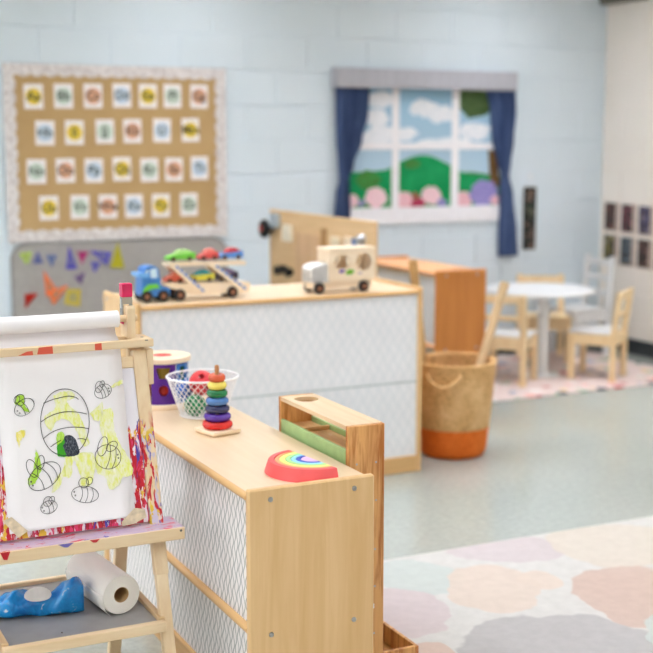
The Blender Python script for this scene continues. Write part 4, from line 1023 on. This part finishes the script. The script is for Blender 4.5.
for k in range(9):
    z = vz1-.118*k/8
    rws.append([bm.verts.new((vx0+(vx1-vx0)*j/nA, YW-.066+.003*math.sin(j*.55)*(k/8)+.002*math.sin(j*1.7+k), z-.006*(j/nA)*0)) for j in range(nA+1)])
for A_, B_ in zip(rws, rws[1:]):
    for j in range(nA): bm.faces.new((A_[j], A_[j+1], B_[j+1], B_[j]))
o = mk('valance_cloth', bm, Mval, va_, smooth=True); s = o.modifiers.new('t', 'SOLIDIFY'); s.thickness = .003
box('valance_board', vx0, vx1, YW-.0625, YW-.0005, vz1-.016, vz1, Mval, va_, .002)
for x in (vx0, vx1-.006): box('valance_end', x, x+.006, YW-.0625, YW-.0005, vz1-.118, vz1-.0165, Mval, va_, .001)

# dark photo strip on the blue wall
def photo_mat(name, seed, base=(40, 36, 34), pal=((150, 60, 50), (190, 130, 100), (70, 100, 60))):
    M = Mat(name, .35, .4); f = M.noise(M.mapv(M.world(), (26, 26, 26), (seed*3.1, seed*1.7, seed)), 1, 2, .5)
    M.col(M.ramp(f, [(.46, base), (.58, tuple(int(.6*v+.4*90) for v in pal[0])), (.66, tuple(int(.6*v+.4*110) for v in pal[1])), (.78, tuple(int(.6*v+.4*100) for v in pal[2]))])); return M.m
st = thing('hanging_strip', 'narrow black wall strip with four small pictures hung by a white string', 'wall strip', (4.83, YW, .683))
box('backing', 4.782, 4.882, YW-.008, YW-.0005, .684, 1.096, plain('black_card', (30, 30, 32), .5), st)
for i in range(4): box('picture', 4.797, 4.867, YW-.0095, YW-.0081, .695+.1*i, .785+.1*i, photo_mat('strip_photo_%d' % i, i+1, (40, 44, 40), ((60, 90, 60) if i == 2 else (150, 110, 90), (180, 140, 120), (80, 110, 80))), st, 0)
tube('string', [(4.80, YW-.004, 1.094), (4.831, YW-.006, 1.170), (4.866, YW-.004, 1.094)], .0022, W['white'], st, 6)
lathe('hook', [(.012, 0), (.012, .004), (.006, .010)], W['white'], st, n=12, M=Matrix.Translation((4.831, YW-.0005, 1.172)) @ Matrix.Rotation(math.pi/2, 4, 'X'))
# photo pages on the cream wall
XWR = XR-.0065
pals = [((120, 50, 40), (160, 90, 60), (200, 60, 60)), ((160, 60, 80), (200, 90, 120), (120, 80, 70)), ((90, 90, 170), (150, 120, 110), (160, 90, 70)), ((170, 120, 90), (120, 60, 50), (90, 90, 100)),
        ((190, 170, 50), (110, 100, 110), (90, 40, 70)), ((100, 140, 170), (150, 120, 90), (80, 90, 120)), ((150, 90, 80), (180, 130, 110), (100, 110, 90)), ((130, 110, 100), (170, 80, 80), (80, 110, 130))]
des = ['dark photo page with a red brown figure, upper row by the room corner', 'photo page with a pink figure in the upper row on cream wall', 'photo page with a blue violet patch in the upper row on cream wall', 'photo page at the outer end of the upper row on cream wall',
       'photo page with a yellow patch, lower row by the room corner', 'photo page with a pale blue patch in the lower row on cream wall', 'photo page with rosy tones in the lower row on cream wall', 'photo page at the outer end of the lower row on cream wall']
for r_ in range(2):
    for k in range(4):
        y1_ = 6.848-.174*k; z1_ = .985-.216*r_-.004*k; i = r_*4+k
        t = thing('photo_page', des[i], 'photo', (XWR, y1_-.075, z1_-.18), 0, 'photo pages on the cream wall')
        box('page', XWR-.002, XWR-.0003, y1_-.150, y1_, z1_-.19, z1_, plain('page_%d' % i, (196, 176, 164), .5), t, 0)
        box('photo', XWR-.003, XWR-.0021, y1_-.112, y1_-.002, z1_-.180, z1_-.002, photo_mat('wall_photo_%d' % i, i+2, (46, 40, 38), pals[i]), t, 0)
# grey unit high on the cream wall
vt = thing('wall_unit', 'dark grey box unit mounted high on the cream wall above the photo pages', 'wall unit', (XWR-.03, 6.69, 2.275))
box('housing', XWR-.075, XWR-.0005, 6.47, 6.885, 2.283, 2.60, plain('grey_metal', (112, 108, 98), .5), vt, .006)
for k in range(7): box('louvre', XWR-.079, XWR-.0752, 6.50, 6.86, 2.32+.035*k, 2.334+.035*k, plain('grey_louvre', (90, 88, 80), .5), vt, .001)

# ------------------------------------------------------------------ rugs
RCX, RCY = 2.95, 2.48
Mr = Mat('pastel_blob_rug', .95, .1); wp_ = Mr.world(); n1 = Mr.noise(wp_, 5.5, 3, .55, col=True)
sp = Mr.sep(wp_); sn = Mr.n('ShaderNodeSeparateColor'); Mr.put(sn.inputs[0], n1)
gx = Mr.math('ADD', sp[0], Mr.math('MULTIPLY', Mr.math('SUBTRACT', sn.outputs[0], .5), .14)); gy = Mr.math('ADD', sp[1], Mr.math('MULTIPLY', Mr.math('SUBTRACT', sn.outputs[1], .5), .14))
ca, sa = math.cos(YAW), math.sin(YAW)
rr_ = Mr.math('SUBTRACT', Mr.math('MULTIPLY', gx, ca), Mr.math('MULTIPLY', gy, sa)); ff_ = Mr.math('ADD', Mr.math('MULTIPLY', gx, sa), Mr.math('MULTIPLY', gy, ca))
tex = Mr.noise(wp_, 26, 4, .65); tint = Mr.smooth(tex, .25, .75)
col_ = Mr.ramp(tex, [(.3, (200, 197, 193)), (.7, (210, 207, 203))])
blobs = [(505, 549, 62, 14, (196, 185, 186)), (622, 546, 72, 22, (204, 194, 182)), (415, 577, 50, 16, (188, 194, 190)), (407, 613, 46, 25, (196, 182, 183)), (494, 590, 46, 24, (207, 191, 179)), (540, 582, 20, 9, (207, 191, 179)),
         (638, 597, 62, 32, (194, 170, 158)), (566, 650, 104, 36, (174, 170, 170)), (436, 655, 26, 12, (202, 178, 166)), (700, 640, 50, 30, (188, 194, 190)), (420, 700, 50, 30, (204, 194, 182)), (690, 690, 60, 28, (196, 185, 186))]
for (x, y, a, b, c_) in blobs:
    C_ = at_z(x, y, .008); E_ = at_z(x+a, y, .008); T_ = at_z(x, y-b, .008); B_ = at_z(x, y+b, .008)
    r0 = C_.x*ca-C_.y*sa; f0 = ((T_.x+B_.x)*sa+(T_.y+B_.y)*ca)/2
    ra = abs((E_.x*ca-E_.y*sa)-r0); fa = abs((T_.x-B_.x)*sa+(T_.y-B_.y)*ca)/2
    d1 = Mr.math('DIVIDE', Mr.math('SUBTRACT', rr_, r0), ra); d2_ = Mr.math('DIVIDE', Mr.math('SUBTRACT', ff_, f0), fa)
    d = Mr.math('ADD', Mr.math('MULTIPLY', d1, d1), Mr.math('MULTIPLY', d2_, d2_))
    m = Mr.math('SUBTRACT', 1, Mr.smooth(d, .93, 1.05))
    cc = Mr.mix(tint, c_, tuple(min(255, v+7) for v in c_))
    col_ = Mr.mix(Mr.math('MULTIPLY', m, .92), col_, cc)
Mr.col(col_); Mr.bump(Mr.noise(wp_, 420, 2), .003, .5)
tag(box('rug', 1.66, 4.30, 1.35, 3.565, .0005, .009, Mr.m, bev=.003), 'white rug with pastel watercolour blobs on the vinyl floor', 'rug')
Mpr = Mat('pink_confetti_rug', .95, .1); vp = Mpr.n('ShaderNodeTexVoronoi'); vp.inputs['Scale'].default_value = 11; Mpr.put(vp.inputs['Vector'], Mpr.mapv(Mpr.world(), (1, 1, .01)))
vc = Mpr.n('ShaderNodeSeparateColor'); Mpr.put(vc.inputs[0], vp.outputs['Color'])
pc = Mpr.ramp(vc.outputs[0], [(0, (60, 70, 90)), (.18, (186, 60, 60)), (.32, (120, 150, 190)), (.48, (230, 196, 110)), (.6, (150, 180, 150)), (.74, (236, 170, 160)), (.88, (240, 236, 232))], 'CONSTANT')
sz_ = Mpr.math('MULTIPLY_ADD', vc.outputs[1], .26, .22)
mk_ = Mpr.smooth(Mpr.math('SUBTRACT', sz_, vp.outputs['Distance']), .0, .05)
Mpr.col(Mpr.mix(Mpr.math('MULTIPLY', mk_, .85), Mpr.ramp(Mpr.noise(Mpr.world(), 8, 3), [(.3, (216, 196, 190)), (.7, (224, 206, 200))]), pc)); Mpr.bump(Mpr.noise(Mpr.world(), 400, 2), .003, .5)
tag(box('pink_rug', 3.52, 5.20, 5.60, 6.82, .0005, .009, Mpr.m, bev=.003), 'pale pink rug with colourful confetti marks under the white table', 'rug')

# ------------------------------------------------------------------ table and chairs
RZ = .0092
tc = at_z(540, 288.5, .52).to_2d()
tb = thing('round_table', 'low round white pedestal table on the pink rug', 'table', (tc.x, tc.y, RZ))
lathe('table_top', [(.317, .500), (.324, .504), (.324, .518), (.320, .522)], W['chairwhite'], tb, c=(tc.x, tc.y, 0), n=56)
pd = at_z(547, 379, RZ).to_2d(); pd = tc+(pd-tc)*.45
lathe('pedestal', [(.040, RZ+.012), (.034, RZ+.03), (.034, .46), (.05, .4995)], W['chairwhite'], tb, c=(pd.x, pd.y, 0), n=24)
lathe('foot_plate', [(.10, RZ), (.10, RZ+.006), (.04, RZ+.0118)], W['chairwhite'], tb, c=(pd.x, pd.y, 0), n=32)
def chair(name, label, loc, face, w_, d_, hs, hb, wm_, seatm, slats, group, sub=False):
    rz = math.atan2(-face[0], face[1]); t = thing(name, label, 'chair', (loc[0], loc[1], RZ), rz, group); t['local'] = 1
    a, b = w_/2-.017, d_/2-.017
    for x in (-a, a):
        box('front_leg', x-.017, x+.017, b-.017, b+.017, 0, hs-.001, wm_, t, .003)
        bm = bmesh.new(); add_beam(bm, (x, -b, 0), (x, -b, hs), (.017, 0, 0), (0, .017, 0), .002); add_beam(bm, (x, -b, hs), (x, -b-.03, hb), (.017, 0, 0), (0, .015, 0), .002); mk('rear_leg', bm, wm_, t)
        box('side_rail', x-.010, x+.010, -b+.0175, b-.0175, hs-.068, hs-.001, wm_, t, .002)
    for y in (-b, b): box('apron', -a+.0175, a-.0175, y-.010, y+.010, hs-.068, hs-.001, wm_, t, .002)
    bm = bmesh.new(); add_box(bm, -w_/2, w_/2, -b+.019, d_/2+.004, hs, hs+.016, .004); mk('seat', bm, seatm, t)
    for z0, z1 in slats:
        sh = -b-.03*((z0+z1)/2-hs)/(hb-hs)
        box('back_slat', -a+.0175, a-.0175, sh-.008, sh+.008, z0, z1, wm_, t, .003)
    return t
fA = Vector((.76, .65)).normalized(); lA = Vector((-fA.y, fA.x))
pA = at_z(523, 387, RZ).to_2d(); cA = pA+fA*.126+lA*.126
SL_ = [(.475, .522), (.375, .405)]
chair('wooden_chair', 'small wooden chair with white seat between the woven basket and the round table', cA, fA, .28, .28, .275, .525, W['chair'], W['chairwhite'], SL_, 'small wooden chairs at the round table')
fB = Vector((-.6, .8)); rB = Vector((fB.y, -fB.x)); pB = at_z(612.5, 382, RZ).to_2d(); cB = pB+fB*.126+rB*.126
chair('wooden_chair', 'small wooden chair with white seat by the cream wall side, facing the round table', cB, fB, .28, .28, .275, .525, W['chair'], W['chairwhite'], SL_, 'small wooden chairs at the round table')
chair('wooden_chair', 'small wooden chair pushed under the round table on its blue wall side', (4.725, 6.555), Vector((-.43, -.9)).normalized(), .30, .28, .275, .53, W['chair'], W['chair'], SL_, 'small wooden chairs at the round table')
chair('white_chair', 'white painted ladder back chair in the corner behind the round table', (5.09, 6.66), Vector((-1, 0)).normalized(), .29, .28, .29, .64, W['chairwhite'], W['chairwhite'], [(.58, .62), (.48, .515), (.38, .415)], None)
